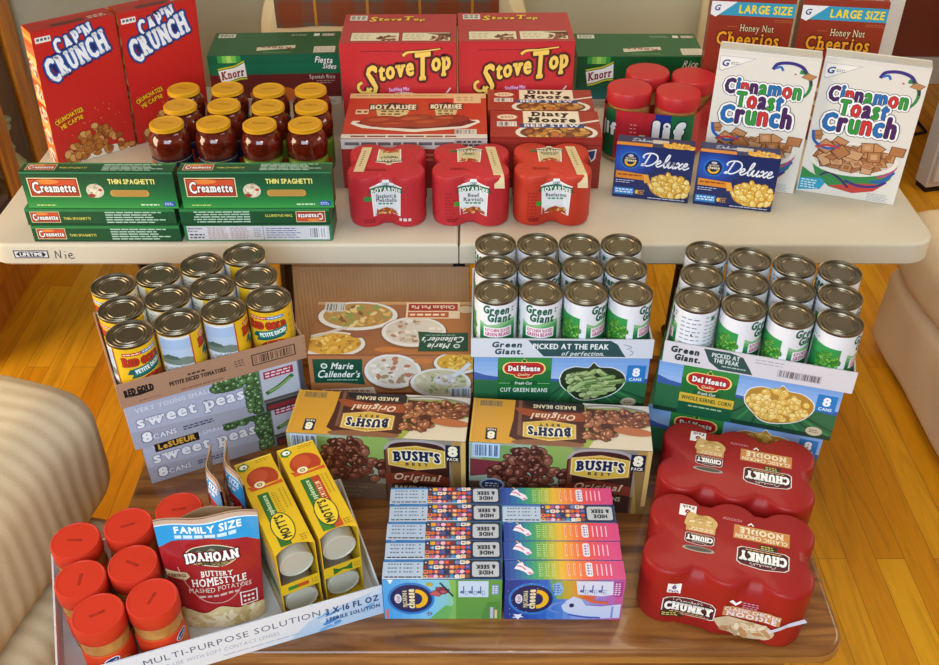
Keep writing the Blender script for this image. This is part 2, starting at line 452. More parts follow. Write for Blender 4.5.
# ================================================================== artwork (mm)
WH = 'f3f1ec'
def inell(cx, cy, rx, ry): return lambda x, y: ((x-cx)/rx)**2+((y-cy)/ry)**2 < 1
def big_g(a, x, y, k):
    a.text('G', x, y, 11*k, '1f3a86', .03, sh=.25, serif=.06)

# --- red cereal box
def art_captain():
    a = Art(); a.rect(0, 0, 170, 300, 'c3211c')
    a.rect(6, 276, 38, 288, 'e8e4e0'); a.greek(9, 279, 36, 286, 1, '555a70', .7, .05)
    OUT = [(.085, '1c2a66'), (.045, '2f5fb0')]
    a.line([(28, 222), (60, 232), (100, 245), (150, 258)], 30, '1c2a66')
    a.text("CAP'N", 84, 268, 31, 'f4f6fb', .035, w=86, rot=15, out=OUT, serif=.06, gap=.12, sc=[(1.12, -.03), (1, 0), (1, .03), (1, .05), (1, .06)])
    a.text('CRUNCH', 84, 232, 42, 'f4f6fb', .035, w=140, rot=15, out=OUT, serif=.06, gap=.12, sc=[(1.18, -.1), (1, 0), (.95, .03), (.95, .03), (1, .03), (1.08, .05)])
    a.greek(14, 192, 60, 198, 2, '8c1412')
    a.text('CRUNCHATIZE', 42, 110, 10, 'f2b81c', .03, w=66, rot=16, out=[(.07, '701010')], bend=-.002)
    a.text("ME CAP'N!", 46, 95, 10, 'f2b81c', .03, w=52, rot=16, out=[(.07, '701010')], bend=-.002)
    def heap(x, y): return y < 18+58*math.exp(-((x-92)/52.)**2) and y > 4
    a.ell(90, 2, 72, 20, 'efe6dc')
    a.scatter(heap, 90, 8, 6, ['b5702c', 'c98a44', '9c5820', 'd6a060'], '6e3610', bb=(20, 6, 168, 80))
    for i in range(26): a.ell(random.uniform(12, 160), random.uniform(60, 125), 1, 1, 'e8a83a', 5, 0, .05)
    return a
def art_captain_side():
    a = Art(); cols = ['e88a3c', 'f0b060', 'd8602c', 'e87a52', 'f4c878', 'c84a28']
    y = 300
    a.rect(0, 0, 60, 300, 'e07a38')
    for i in range(15):
        h = random.uniform(12, 26); a.quad([(0, y-h), (60, y-h-6), (60, y), (0, y)], cols[i % 6]); y -= h-2
    for yy in (225, 170, 120, 70, 25):
        a.poly([(6, yy), (30, yy+12), (54, yy+6), (50, yy-20), (26, yy-26), (8, yy-18)], 'f0dcc0')
        for j in range(10): a.ell(random.uniform(10, 50), yy-8+random.uniform(-12, 12), random.uniform(3, 7), random.uniform(3, 6), random.choice(['b85020', 'e8a040', 'a05a78', 'd83020', '6a4a8a']), 8, 0, .05)
        a.k += 1
    return a
# --- white cinnamon cereal
CTC = {'p': '4a1d5e', 'b': '1f6fb8', 'g': '2f9a3c', 'r': 'd23230'}
def art_cinnamon(small=False):
    a = Art(); a.rect(0, 0, 196, 290, 'e9e3da'); a0 = a; a = Art()
    a.poly([(4, 302), (4, 272), (10, 268), (74, 302)], 'b9b4c0'); a.poly([(5, 301), (5, 274), (10, 270), (70, 301)], 'f4f0ea')
    big_g(a, 16, 287, 1.25); a.greek(26, 284, 44, 291, 2, '60607a')
    a.line([(108, 283), (116, 296), (140, 300), (162, 294), (174, 280)], 7, '3a2a80', 6)
    a.line([(112, 286), (122, 290), (128, 282)], 5, '2a6fc0', 6)
    a.line([(160, 284), (174, 280), (184, 262), (182, 240), (168, 222), (156, 216)], 9, '2f8a48', 6, 4)
    a.line([(166, 286), (180, 276), (186, 256)], 4, '3c1d5c', 6)
    a.squares(lambda x, y: True, 1, 13, ['c08858'], '7a4420', (176, 272, 180, 276))
    a.rect(150, 276, 154, 279, 'c83030')
    def logo(t, x, y, h, w, cols):
        cl = [CTC[c] for c in cols]; dk = ['2a1038']
        a.text(t, x, y, h, 'ffffff', .035, w=w, out=[(.125, '3a1450'), (.098, 'ffffff'), (.022, '2a1038')], cols=cl, gap=.11, sc=[(1, 0)]+[(1.17, 0)]*(len(t)-1))
    a.rect(58, 205, 130, 232, 'f4f0ea')
    logo('Cinnamon', 96, 238, 31, 148, 'pbrpgbrg')
    logo('Toast', 94, 209, 34, 92, 'grpgb')
    logo('Crunch', 92, 174, 38, 140, 'bpgrbp')
    # bowl
    a.poly([(14, 88), (30, 48), (62, 22), (110, 14), (150, 26), (176, 60), (184, 96)], '2f8a48')
    a.poly([(60, 24), (110, 14), (150, 26), (168, 46), (120, 40)], 'c8403a')
    a.line([(170, 52), (150, 38), (120, 34), (90, 42)], 6, '3a2a80', 6); a.line([(180, 78), (162, 54), (140, 48)], 7, '2a5fb0', 6); a.line([(182, 90), (168, 70), (150, 60)], 5, 'c04a7a', 6)
    a.line([(40, 46), (56, 56), (80, 44), (100, 26)], 5, '3c1d5c', 6)
    a.ell(98, 94, 86, 40, 'efe9e0', 32, 4); a.ell(98, 96, 78, 33, 'd9c8b4', 32, 4)
    a.squares(lambda x, y: inell(98, 102, 66, 32)(x, y), 52, 17, ['b8794a', 'c88e5e', 'a8683a', 'd6a478'], '6a3a1c', (30, 66, 166, 140))
    a.squares(lambda x, y: True, 1, 17, ['b8794a', 'c88e5e'], '7a4420', (172, 124, 178, 130))
    a.squares(lambda x, y: True, 2, 11, ['c08858', 'b8794a'], '7a4420', (8, 134, 20, 158))
    a.line([(8, 150), (12, 130), (24, 118), (44, 112), (64, 122)], 6, '2a5fb0', 6); a.line([(20, 112), (40, 120), (66, 116)], 5, 'c83a34', 6)
    a.poly([(2, 34), (40, 44), (54, 30), (46, 12), (2, 4)], '28a0c8'); a.greek(6, 10, 42, 34, 4, 'd8f0f4')
    a.poly([(2, 62), (20, 50), (46, 40), (2, 34)], '2f8a48')
    a.greek(140, 3, 190, 22, 5, 'a8b0b8', .35)
    a0.sub(a, 0, 0, 1, 0, .938)
    return a0
def art_topstrip(W, D, c1='d8d4d0', c2='b8c8b8'):
    a = Art(); a.rect(0, 0, W, D, c1); a.rect(0, D*.5, W*.38, D, 'a8a4b8'); a.rect(W*.42, 2, W, D*.55, c2); a.greek(W*.5, 4, W*.95, D*.4, 2, '70786a'); return a
# --- honey cereal
def art_honey():
    a = Art(); a.rect(0, 0, 190, 310, '8e2b12')
    a.quad([(0, 280), (190, 280), (190, 310), (0, 310)], '2f9ac0')
    a.poly([(0, 310), (0, 282), (12, 276), (54, 310)], 'e8eaf0'); big_g(a, 14, 296, 1.1)
    a.text('LARGE SIZE', 116, 295, 17, 'f2d81c', .03, w=112)
    a.greek(138, 268, 182, 276, 2, 'b8603a')
    a.text('Honey Nut', 104, 254, 15, 'f4e0b8', .0, w=72, serif=.06, out=[(.05, '4a1408')]); a.greek(40, 254, 62, 258, 1, 'b8603a')
    a.text('Cheerios', 88, 229, 29, 'f0a41c', .02, w=134, serif=.08, out=[(.06, '4a1408')])
    a.ell(95, 110, 84, 70, 'b4641c'); a.ell(95, 95, 76, 50, 'efe4d0')
    a.scatter(inell(95, 98, 68, 42), 60, 9, 7, ['d09a4a', 'c08838'], '8a5a20', bb=(20, 50, 170, 145))
    return a
# --- stuffing case
def art_stuffing():
    a = Art(); a.rect(0, 0, 262, 225, 'c4262a')
    a.greek(44, 205, 180, 210, 1, '8e1820', .5, .02)
    a.poly([(60, 60), (70, 84), (110, 98), (150, 96), (186, 80), (196, 60)], '8e1620')
    a.ell(140, 78, 62, 34, 'efe2d0', 24); a.scatter(inell(140, 82, 54, 26), 40, 7, 5, ['d8a860', 'c08840', 'e8c890'], '9a6428', bb=(80, 50, 196, 110))
    a.text('Stuffing Mix', 128, 119, 8, 'f0c8d8', .02, w=46, rot=4, out=[(.1, 'c03a90')])
    a.line([(222, 92), (244, 122)], 3, 'd8d8e0')
    cols = 'f6d060'
    T = [(1.65, -.55), (.98, 0), (1.0, .04), (1.0, .08), (1.02, .1), (1.55, -.12), (1.05, .2), (1.05, .22)]
    a.text('StoveTop', 150, 166, 40, cols, .035, w=190, rot=5, out=[(.1, '6a0f14'), (.05, '3a1408')], sh=.12, serif=.05, gap=.06, sc=T)
    a.line([(46, 136), (37, 130), (36, 118), (46, 109), (60, 112), (68, 120)], 9, '4a1208', 6); a.line([(46, 135), (38, 130), (37, 119), (46, 111), (59, 114), (66, 122)], 6.5, cols, 6)
    a.line([(138, 196), (150, 206), (180, 207), (226, 214)], 9, '4a1208', 6, 4); a.line([(139, 197), (151, 205), (180, 207), (223, 213)], 6.5, cols, 6, 2.5)
    return a
def art_stuffing_top():
    a = Art(); a.rect(0, 0, 262, 185, 'b02e34')
    for x in (24, 138):
        a.rect(x-2, 14, x+108, 66, '6a1a1e'); a.rect(x, 16, x+106, 64, 'e0d6b8'); a.greek(x+6, 24, x+50, 56, 3, 'a89c80', .3)
        a.scatter(inell(x+82, 32, 22, 15), 22, 6, 4, ['7a3a20', 'a06030', '5a2a18'], bb=(x+60, 18, x+104, 50))
    a.poly([(190, 60), (246, 60), (246, 34), (232, 44)], '5a2418')
    a.text('StoveTop', 122, 152, 20, 'f2c840', .04, w=128, sh=.15, serif=.05, gap=.06, out=[(.07, '5a1010')], sc=[(1.4, -.2), (1, 0), (.8, 0), (.8, 0), (.8, 0), (1.3, 0), (.8, 0), (.8, 0)])
    a.rect(12, 142, 52, 174, 'd8d4c8'); a.greek(15, 148, 50, 170, 2, '505050', .6, .1)
    return a
# --- rice side-dish cases
def wavetag(a, x, y, k, t='Knorr', rot=6):
    b = Art(); top = catmull([(-32, 9), (-14, 11), (8, 13), (32, 22)], 6); bot = catmull([(30, -12), (10, -12), (-12, -18), (-30, -20)], 6)
    def band(o, c): b.poly([(p[0], p[1]+o) for p in top]+[(p[0], p[1]-o) for p in bot], c)
    band(7, '2a7a28'); band(5, 'f0d030'); band(2.5, '3a8a2a'); band(0, 'f4f2ee')
    b.text(t, 0, -1, 18, '8a1030', .03, w=54, sh=.2, rot=6, serif=.05)
    a.sub(b, x, y, k, rot)
def art_rice(red):
    a = Art(); W, H = 313, 130; a.rect(0, 0, W, H, '0b6a48' if red else '0c5228'); a.rect(0, 108, W, H, '0a6040' if red else '0a5a2c')
    if red: a.rect(0, 22, W, 82, '641a1a')
    else:
        for i in range(12): a.rect(0, 22+i*4.5, W, 22+(i+1)*4.5+.1, ['147080', '14707a', '136c70', '126a66', '11655c', '106052', '0f5c48', '0e5a40', '0e583a', '0d5634', '0d542e', '0c522a'][i])
    a.rect(0, 0, W, 22, 'c9c2b6'); a.greek(8, 3, W-8, 19, 4, '8a8478')
    for i, c in enumerate(['3a9a40', '7ac050', 'a8d860', '7ac050', '3a9a40']): a.rect(24+i*11, 112, 35+i*11, H, c)
    wavetag(a, 56, 86, 1.05)
    if red:
        a.text('Fiesta', 278, 116, 15, 'f4f4f0', .02, w=42, rot=-4, sh=.2, out=[(.06, '0a4a30')]); a.text('Sides', 290, 100, 13, 'f4f4f0', .02, w=32, rot=-4, sh=.2, out=[(.06, '0a4a30')])
        a.text('Spanish Rice', 270, 74, 10, 'e8d8d0', .0, w=62); a.greek(255, 56, 300, 66, 2, 'b89088')
        a.ell(150, 30, 60, 22, 'c86a28')
    else:
        a.text('Rice', 272, 112, 17, 'f4ecd0', .0, w=36, sh=.3, serif=.05)
    return a
def art_rice_top(red):
    a = Art(); W, D = 313, 150; a.rect(0, 0, W, D, '1f5a34' if red else '1a5c30')
    a.rect(10, 118, 52, 142, 'd8d8cc'); a.greek(14, 123, 48, 138, 2, '485048', .6, .1)
    b = Art(); b.poly([(-46, -12), (-46, 8), (46, 22), (46, 0)], 'd9cdb6'); b.text('Knorr', 0, 4, 15, '8a3a28', .03, w=74, rot=171+180, sh=.1, serif=.05)
    a.sub(b, 160, 50, 1, 180); 
    a.rect(130, 14, 200, 18, '5a9a50')
    a.rect(252, 10, 304, 50, 'd9cfbe'); a.greek(256, 16, 300, 46, 4, 'b0a48e', .3)
    a.greek(190, 122, 238, 134, 2, 'a8b8a0', .4); a.rect(246, 120, 260, 136, 'e0e0d8'); a.rect(266, 118, 298, 136, '9a8a78'); a.greek(268, 120, 296, 134, 3, 'e8e0d8')
    return a
# --- canned pasta case
def crest(a, x, y, k, lines, panel='e9e2cf', rot=0, band='1f6a4a', food=True):
    b = Art()
    P = [(-24, 16), (-26, 26), (-6, 32), (-4, 38), (4, 38), (6, 32), (26, 26), (24, 16), (22, -30), (10, -26), (0, -16), (-10, -26), (-22, -30)]
    b.poly([(p[0]*1.07, p[1]*1.05) for p in P], 'f4f2ee'); b.poly(P, panel)
    b.poly([(-30, 14), (-27, 25), (0, 29), (27, 25), (30, 14), (0, 18)], '123c30'); b.poly([(-29, 15), (-26, 24), (0, 28), (26, 24), (29, 15), (0, 19)], band)
    b.text('CHEF', 0, 31, 4, '1c4a38', .02, w=12)
    b.text('BOYARDEE', 0, 21, 7.5, 'f6f4ee', .03, w=52, serif=.05, bend=-.0045)
    for i, t in enumerate(lines): b.text(t, 0, 9-i*8, 6.5, '3a3028', .02, w=min(36, 5*len(t)), serif=.04)
    b.greek(-14, 9-len(lines)*8-2, 14, 11-len(lines)*8+2, 1, '3a8a5a', .5, .05)
    if food:
        b.poly([(-21, -29), (-12, -18), (0, -13), (12, -18), (21, -29), (10, -26), (0, -20), (-10, -26)], 'a04818')
        b.scatter(lambda px, py: py < -17+.0*px and abs(px) < 17 and py > -26, 10, 3.4, 2.4, ['c8783a', 'e0b070', 'b85a28'], '7a3010', bb=(-17, -26, 17, -17))
    a.sub(b, x, y, k, rot)
def art_pasta_top():
    a = Art(); W, D = 304, 228; a.rect(0, 0, W, D, 'c2381c')
    a.rect(0, 202, W, D, 'e0bd88'); a.greek(14, 210, 220, 220, 1, 'b0845a', .5); a.rect(232, 176, 292, 222, 'e4c898'); a.greek(238, 186, 286, 212, 2, 'b89868')
    def tagp(x, y, w):
        a.poly([(x-w*.42, y+22), (x, y+40), (x+w*.42, y+22), (x+w*.5, y+10), (x-w*.5, y+10)], '5a2010')
        a.poly([(x-w*.38, y+8), (x+w*.38, y+8), (x+w*.3, y-34), (x-w*.3, y-34)], 'd8c088'); a.greek(x-w*.25, y-28, x+w*.25, y, 2, '6a5030', .5, .1)
        a.text('BOYARDEE', x, y+16, 24, 'efe4c8', .03, w=w, serif=.05, out=[(.09, '4a2a18')], bend=-.0008)
    tagp(100, 140, 100); tagp(216, 142, 68); a.rect(20, 118, 48, 142, 'e0cca0'); a.greek(23, 123, 46, 138, 1, 'a02820', .6, .1)
    a.poly([(14, 70), (40, 50), (150, 30), (262, 50), (290, 78), (286, 90), (18, 84)], 'ebe3d6'); a.poly([(24, 74), (60, 56), (150, 44), (250, 58), (282, 80), (250, 100), (60, 96)], '6e1c10')
    for px, py, rx, ry in ((80, 84, 46, 24), (150, 90, 44, 26), (220, 92, 44, 22), (180, 74, 50, 20), (110, 66, 44, 14)):
        a.ell(px, py, rx*1.04, ry*1.08, '6a1a0c', 18, 6, .1); a.ell(px, py, rx, ry, random.choice(['a0341c', 'ac3c20', '942c18']), 18, 6, .1); a.ell(px-8, py+6, rx*.5, ry*.3, 'b8502c', 12, 6, .1)
    a.rect(0, 0, W, 20, 'ddd6cc'); a.greek(20, 4, W-60, 16, 1, '8a4030', .6, .05); a.bars(236, 20, 282, 44, 'd8d0c8', '403838')
    return a
def art_pasta_front():
    a = Art(); a.rect(0, 0, 304, 115, '9c2018'); a.rect(0, 92, 304, 115, 'cbc4be'); a.greek(8, 98, 236, 110, 1, '6a6068', .6, .05); a.rect(236, 94, 300, 114, 'b8b2ae'); a.greek(240, 97, 296, 112, 2, '504848', .6, .1)
    a.greek(60, 62, 240, 84, 2, 'c86a50', .5); return a
# --- beef stew case
def art_stew_top():
    a = Art(); W, D = 236, 130; a.rect(0, 0, W, D, 'a42a1e')
    for i in range(7): a.rect(0, i*19, W, i*19+1.2, '7e1c14')
    a.ell(36, 96, 22, 13, 'ead8b8'); a.greek(22, 90, 50, 102, 2, 'a03a28', .5, .1); a.bars(14, 50, 56, 74, 'e8e0d8', '302828')
    a.ell(138, 22, 86, 44, 'e8e0d2', 28); a.ell(138, 22, 76, 36, '6a3414', 28)
    a.scatter(inell(138, 24, 66, 30), 46, 13, 8, ['c88a3c', 'd8a858', 'a8602c', '7a3a24', 'c07038'], '5a2a10', bb=(70, 0, 206, 56))
    a.line([(170, 60), (232, 82)], 7, 'e6ded2')
    a.quad([(60, 62), (202, 62), (196, 44), (66, 44)], '27407e'); a.text('BEEF STEW', 130, 55, 14, 'eef0f4', .03, w=118, serif=.05)
    a.rect(70, 64, 190, 126, 'e8dcc0'); a.rect(72, 66, 188, 124, 'efe4cc')
    a.text('Dinty', 128, 111, 20, '1c1c20', .06, w=80, serif=.07); a.text('Moore', 131, 82, 22, '1c1c20', .06, w=102, serif=.07)
    return a
def art_stew_front():
    a = Art(); W, H = 236, 118; a.rect(0, 0, W, H, '9a2a20')
    for i in range(6): a.rect(0, i*20, W, i*20+1.4, '74201a'); a.greek(4, i*20+6, W-4, i*20+14, 1, 'a83a2c', .3)
    a.poly([(200, 88), (222, 92), (220, 70), (212, 62)], 'e8e4e0'); a.poly([(203, 86), (219, 89), (217, 72), (212, 66)], '24306e'); return a
# --- deluxe macaroni
def kraft_oval(a, x, y, r, rot=0, k=1.0):
    b = Art(); b.ell(0, 0, r*1.16, r*k*1.12, '2c78c8', 32); b.ell(0, 0, r, r*k, '101c58', 32)
    b.ell(0, r*.62*k, r*.34, r*.17, 'd8dcec', 16); b.text('Kraft', 0, r*.62*k, r*.17, 'b02030', .02, w=r*.44, sh=.2)
    b.text('MACARONI &', 0, r*.3*k, r*.2, 'e8d8a0', .02, w=r*1.2); b.text('cheese', 0, r*.02*k, r*.34, 'f0e0b0', .05, w=r*1.4)
    P = []; N = 10
    for i in range(N+1):
        t = PI+PI*i/N; P.append((r*.56*math.cos(t), -r*.22*k+r*.5*math.sin(t)*k*.9))
    b.line(P, r*.26, 'f0b81c')
    a.sub(b, x, y, 1, rot)
SCRIPT = {  # hand-drawn script strokes, x-height 1
 'D': [[(.75, 1.9), (.62, 1.0), (.45, .1), (.1, .02), (.3, .25), (.9, -.02), (1.6, .35), (2.0, 1.1), (1.7, 1.75), (1.0, 2.0), (.2, 1.85), (-.1, 1.4), (.15, 1.2)]],
 'e': [[(0, .25), (.45, .55), (.55, .85), (.35, 1.0), (.15, .7), (.15, .25), (.4, .0), (.75, .2), (.95, .4)]],
 'l': [[(0, .25), (.5, 1.1), (.62, 1.85), (.45, 2.0), (.3, 1.5), (.3, .4), (.5, 0), (.85, .35)]],
 'u': [[(0, .4), (.2, .95), (.2, .3), (.4, 0), (.7, .35), (.85, .95), (.82, .3), (.98, .0), (1.25, .35)]],
 'x': [[(0, .7), (.2, .98), (.4, .7), (.55, .2), (.75, .0), (1.0, .35)], [(.85, .98), (.5, .5), (.05, .0)]],
}
def script(a, t, x, y, k, c, wd, rot=0, sh=.25):
    cur = 0; adv = {'D': 2.0, 'e': .85, 'l': .72, 'u': 1.18, 'x': .95}
    cr, sr = math.cos(R(rot)), math.sin(R(rot))
    for ch in t:
        for st in SCRIPT[ch]:
            P = [((cur+px+sh*py)*k, py*k) for px, py in st]
            a.line([(x+px*cr-py*sr, y+px*sr+py*cr) for px, py in P], wd, c, 5)
        cur += adv[ch]
def art_deluxe():
    a = Art(); W, H = 158, 120; a.rect(0, 0, W, H, '15235e')
    for i in range(14): a.ell(30, 88, 58-i*4, 44-i*3, ['16266a', '172b74', '18307e', '193688', '1a3c92', '1b429c', '1c48a6', '1d4eb0', '1e54b8', '1f58be', '205cc4', '2160ca', '2264ce', '2266d0'][i], 24, 0, .05)
    kraft_oval(a, 31, 87, 17)
    script(a, 'Deluxe', 52, 78, 14.5, 'eef0fa', 3.0, -1)
    a.poly([(4, 62), (62, 58), (70, 44), (4, 46)], 'e08a20'); a.greek(8, 51, 58, 57, 1, '8a3a10', .5, .1)
    a.poly([(60, 58), (70, 58), (76, 40), (64, 38)], 'f0a83c')
    a.greek(5, 34, 44, 43, 2, 'c8d0e8', .35); a.rect(3, 8, 44, 24, '2a86d0'); a.greek(6, 11, 42, 22, 2, 'd8ecfa', .6, .05); a.ell(50, 16, 3.5, 5, 'f0c040'); a.greek(54, 10, 66, 22, 3, 'd09a40', .6)
    mac = lambda x, y: inell(116, 34, 40, 26)(x, y)
    a.ell(116, 34, 42, 27, 'c8902c', 20)
    a.scatter(mac, 60, 9, 5.5, ['f0cc68', 'e8bc50', 'f4d880', 'e4b040'], 'b87c20', bb=(70, 8, 157, 62), hi='faecb8')
    a.rect(70, 2, W, 8, '101a4a'); a.greek(74, 3, 154, 7, 1, 'c0c8e0', .5, .05)
    return a
def art_deluxe_top():
    a = Art(); W, D = 158, 45; a.rect(0, 0, W, D, '2a2c58'); a.rect(0, 0, 72, 14, 'e08a20'); a.rect(72, 18, 104, 34, 'cfc8bc')
    script(a, 'Deluxe', 30, 22, 6.5, 'c8c8dc', 1.6); a.scatter(lambda x, y: True, 40, 7, 4, ['f0b840', 'e8a830', 'f4cc60'], 'a86a18', bb=(96, 3, 155, 22)); return a
# --- spaghetti cartons
def pasta_logo(a, x, y, k, rot=0):
    b = Art(); b.rect(-47, -20, 47, 20, 'e8d8a8'); b.rect(-45, -18, 45, 18, '7a2010'); b.rect(-43, -16, 43, 16, 'd2502c'); b.rect(-43, -16, 43, -8, 'b83a20')
    b.ell(-10, 12, 22, 5, 'e8883c', 14)
    b.text('Creamette', 0, -1, 17, 'f6f6f4', .03, w=80, serif=.05, out=[(.07, '6a1810')], sc=[(1.35, -.1)]+[(1, 0)]*8)
    a.sub(b, x, y, k, rot)
def art_spag_front():
    a = Art(); W, H = 289, 78
    for i in range(13): a.rect(0, i*6, W, i*6+6.1, ['3a9a48', '2f9044', '278640', '207c3c', '1b7338', '176b36', '146434', '125e33', '105832', '0f5330', '0e4e2e', '0d4a2c', '0c462a'][i])
    a.rect(0, 74, W, 78, '2c7a50')
    pasta_logo(a, 59, 45, 1.02)
    a.ell(136, 38, 17, 15, 'd8cdb4', 16); a.scatter(inell(136, 39, 14, 12), 14, 4, 2, ['efe6d0', 'c8b898', 'b0a080', 'e8dcc0'], bb=(120, 24, 152, 54)); a.ell(128, 28, 7, 4, 'a03a28', 10); a.ell(146, 40, 4, 3, 'b84a30', 10)
    a.text('THIN SPAGHETTI', 208, 58, 10, 'f0e480', .03, w=88)
    b = rrect(164, 26, 238, 40, 6, 5); a.poly(b, 'c89a4c')
    for i in range(5): a.rect(168, 28+i*2.3, 234, 29+i*2.3, 'a87a34')
    a.greek(18, 5, 56, 9, 1, 'c8e080', .6, .05); a.greek(218, 6, 254, 11, 1, 'd8f0d0', .6, .05); a.rect(262, 5, 283, 16, '2a5aa8'); a.greek(264, 7, 281, 14, 2, 'd8e8f4')
    return a
def art_spag_side(flip=False):
    a = Art(); W, H = 289, 36; a.rect(0, 0, W, H, '14502e'); a.rect(0, 30, W, H, '2f8248'); a.rect(0, 0, W, 4, '0e3e26')
    b = Art(); pasta_logo(b, 37, 18, .6); b.text('THIN SPAGHETTI', 98, 15, 5.5, 'd8d060', .02, w=52); b.greek(154, 4, 270, 31, 5, 'b8d8c4', .45)
    if flip: a.sub(b, W, H, 1, 180)
    else: a.sub(b)
    return a
def art_spag_facts():
    a = Art(); W, H = 289, 36; a.rect(0, 0, W, H, '2f7a4c'); a.rect(6, 3, W-6, 34, 'cfd2dc')
    a.text('Nutrition', 22, 29, 4, '202028', .03, w=28); a.text('Facts', 17, 23, 4, '202028', .03, w=18); a.greek(10, 5, 40, 18, 2, '404048', .5); a.greek(46, 5, 86, 32, 6, '9a6a60', .35); a.greek(90, 5, 130, 32, 6, '9a6a60', .35); a.greek(136, 8, 150, 30, 5, '7080a0', .35)
    a.rect(154, 3, 155, 34, '6878a0'); a.greek(160, 6, 230, 31, 5, '5a6a98', .35); a.bars(244, 5, 278, 32, 'e0e4ec', '303848'); return a
# --- labels of the cans and jars
def art_beans_label():
    a = Art(); U = 118; H = 100; a.rect(-U, 0, U, H, 'e6e8ee')
    for i, c in enumerate(['1d7a3e', '2a8a48', '3c9a52', '54a860']): a.poly([(-32, 0), (34, 0), (34, 64-i*6), (20, 66-i*8), (0, 58-i*7), (-18, 54-i*6), (-32, 60-i*7)], ['8cc08c', '5aa868', '2f8e50', '17703c'][i])
    a.text('Green', -2, 86, 15, '17604a', .045, w=46, sh=.1, rot=-2); a.text('Giant', 4, 70, 15, '17604a', .045, w=42, sh=.1, rot=-2)
    a.rect(-24, 30, 26, 50, 'f0eef0'); a.text('KITCHEN SLICED', 1, 44.5, 6, 'c03a78', .03, w=44); a.text('GREEN BEANS', 1, 36, 7, 'c03a78', .03, w=44)
    a.scatter(lambda x, y: True, 14, 7, 2.2, ['5aa850', '8cc468', '3c8a3c'], '1c5a28', bb=(-26, 2, 28, 14)); a.greek(26, 78, 33, 90, 2, '50607a')
    # landscape panel with leaves
    a.rect(-100, 0, -44, 70, '178040'); a.poly([(-100, 76), (-100, 58), (-44, 46), (-44, 70), (-70, 72)], '2c9448'); a.greek(-96, 68, -80, 88, 2, '9a9aa8', .2)
    for i in range(6): a.line([(-100, 8+i*7), (-76, 14+i*6), (-46, 10+i*7)], 1.1, '0f6a34', 4)
    a.scatter(inell(-62, 34, 20, 28), 80, 4.5, 2.2, ['4a9c30', '6cb840', '2f8428', '88c858'], '1c5a1c', bb=(-84, 4, -44, 62))
    a.poly([(-58, 0), (-44, 0), (-44, 14)], 'd8b070')
    # text panel
    a.greek(42, 12, 76, 88, 9, '8a90a8', .25); a.greek(82, 12, 112, 92, 10, 'a0a6b8', .25); a.text('8', 62, 52, 5, '404860', .02)
    a.ell(96, 84, 4, 5, '2c7a48'); a.greek(-118, 30, -104, 90, 6, 'a0a6b8', .3)
    return a
def art_tomato_label():
    a = Art(); H = 100; U = 120; a.rect(-U, 0, U, H, 'e6b81c')
    a.rect(-28, 84, 4, 91, 'c23020'); a.greek(-26, 85.5, 2, 89.5, 1, 'f4e4d0', .6, .02); a.rect(4, 84, 34, 91, '4a86c8'); a.greek(6, 85.5, 32, 89.5, 1, 'e8f0fa', .6, .02)
    a.text('RED GOLD', 3, 70, 17, 'c0301c', .04, w=66, serif=.06, out=[(.05, '7a1a10')], sc=[(1.15, 0), (.9, 0), (.9, 0), (1.15, 0), (.9, 0), (.9, 0), (.9, 0), (.9, 0)], bend=-.002)
    a.poly([(-20, 52), (-26, 40), (-16, 40), (-20, 30), (34, 40), (32, 60)], '0c5a58'); a.poly([(-14, 54), (-14, 36), (38, 46), (38, 64)], '127a74')
    a.text('PETITE DICED', 12, 50, 9, 'f2f6f2', .04, w=48, rot=11)
    a.ell(14, 12, 28, 22, 'b83418', 20); a.scatter(inell(14, 12, 24, 18), 30, 5, 4, ['d84a24', 'c03a1c', 'e06838'], '8a2010', bb=(-12, 0, 40, 30), hi='f0a070')
    a.rect(-4, 8, 26, 14, '4a2018'); a.greek(-2, 9, 24, 13, 1, 'e8c890', .6, .05)
    for i in range(5): a.greek(44, 14+i*15, 54, 24+i*15, 2, 'a07a10', .4)
    # farm picture panel
    a.rect(-100, 0, -44, H, 'dfe2ea'); a.rect(-100, 46, -44, 94, 'b9cbe2'); a.rect(-100, 70, -44, 94, 'a9c2e2')
    a.poly([(-100, 34), (-100, 50), (-86, 56), (-70, 50), (-56, 52), (-44, 46), (-44, 32)], '76857a'); a.poly([(-98, 46), (-86, 58), (-70, 54), (-66, 46)], '56685c')
    a.scatter(lambda x, y: True, 16, 5, 2.4, ['eef0f2', 'd8dce0', 'c8cccc'], '9aa0a0', bb=(-98, 14, -46, 30)); a.greek(-96, 3, -48, 11, 2, 'a0a8b0', .3); a.rect(-45, 0, -43, H, 'c0402a')
    a.rect(62, 0, 112, H, 'e9e6d8'); a.greek(66, 8, 108, 92, 10, '8a8878', .25)
    return a
def art_sauce_label(green):
    a = Art(); H = 62; U = 130; a.rect(-U, 0, U, H, '6a8a2c' if green else '161c44'); a.rect(-U, H-7, U, H, '88a838' if green else '20285a')
    a.rect(-U, H-1.2, U, H, 'c8b860')
    a.text('Ragu', 0, 40, 26, 'e8641c' if green else 'f09a28', .06, w=62, serif=.06, out=[(.12, 'f4e8c8'), (.07, '8a1c10')] if green else [(.1, 'b0281c')])
    a.greek(-24, 8, 24, 22, 2, 'f0e8d0', .5, .05); a.ell(40, 16, 10, 8, 'c83a20'); return a
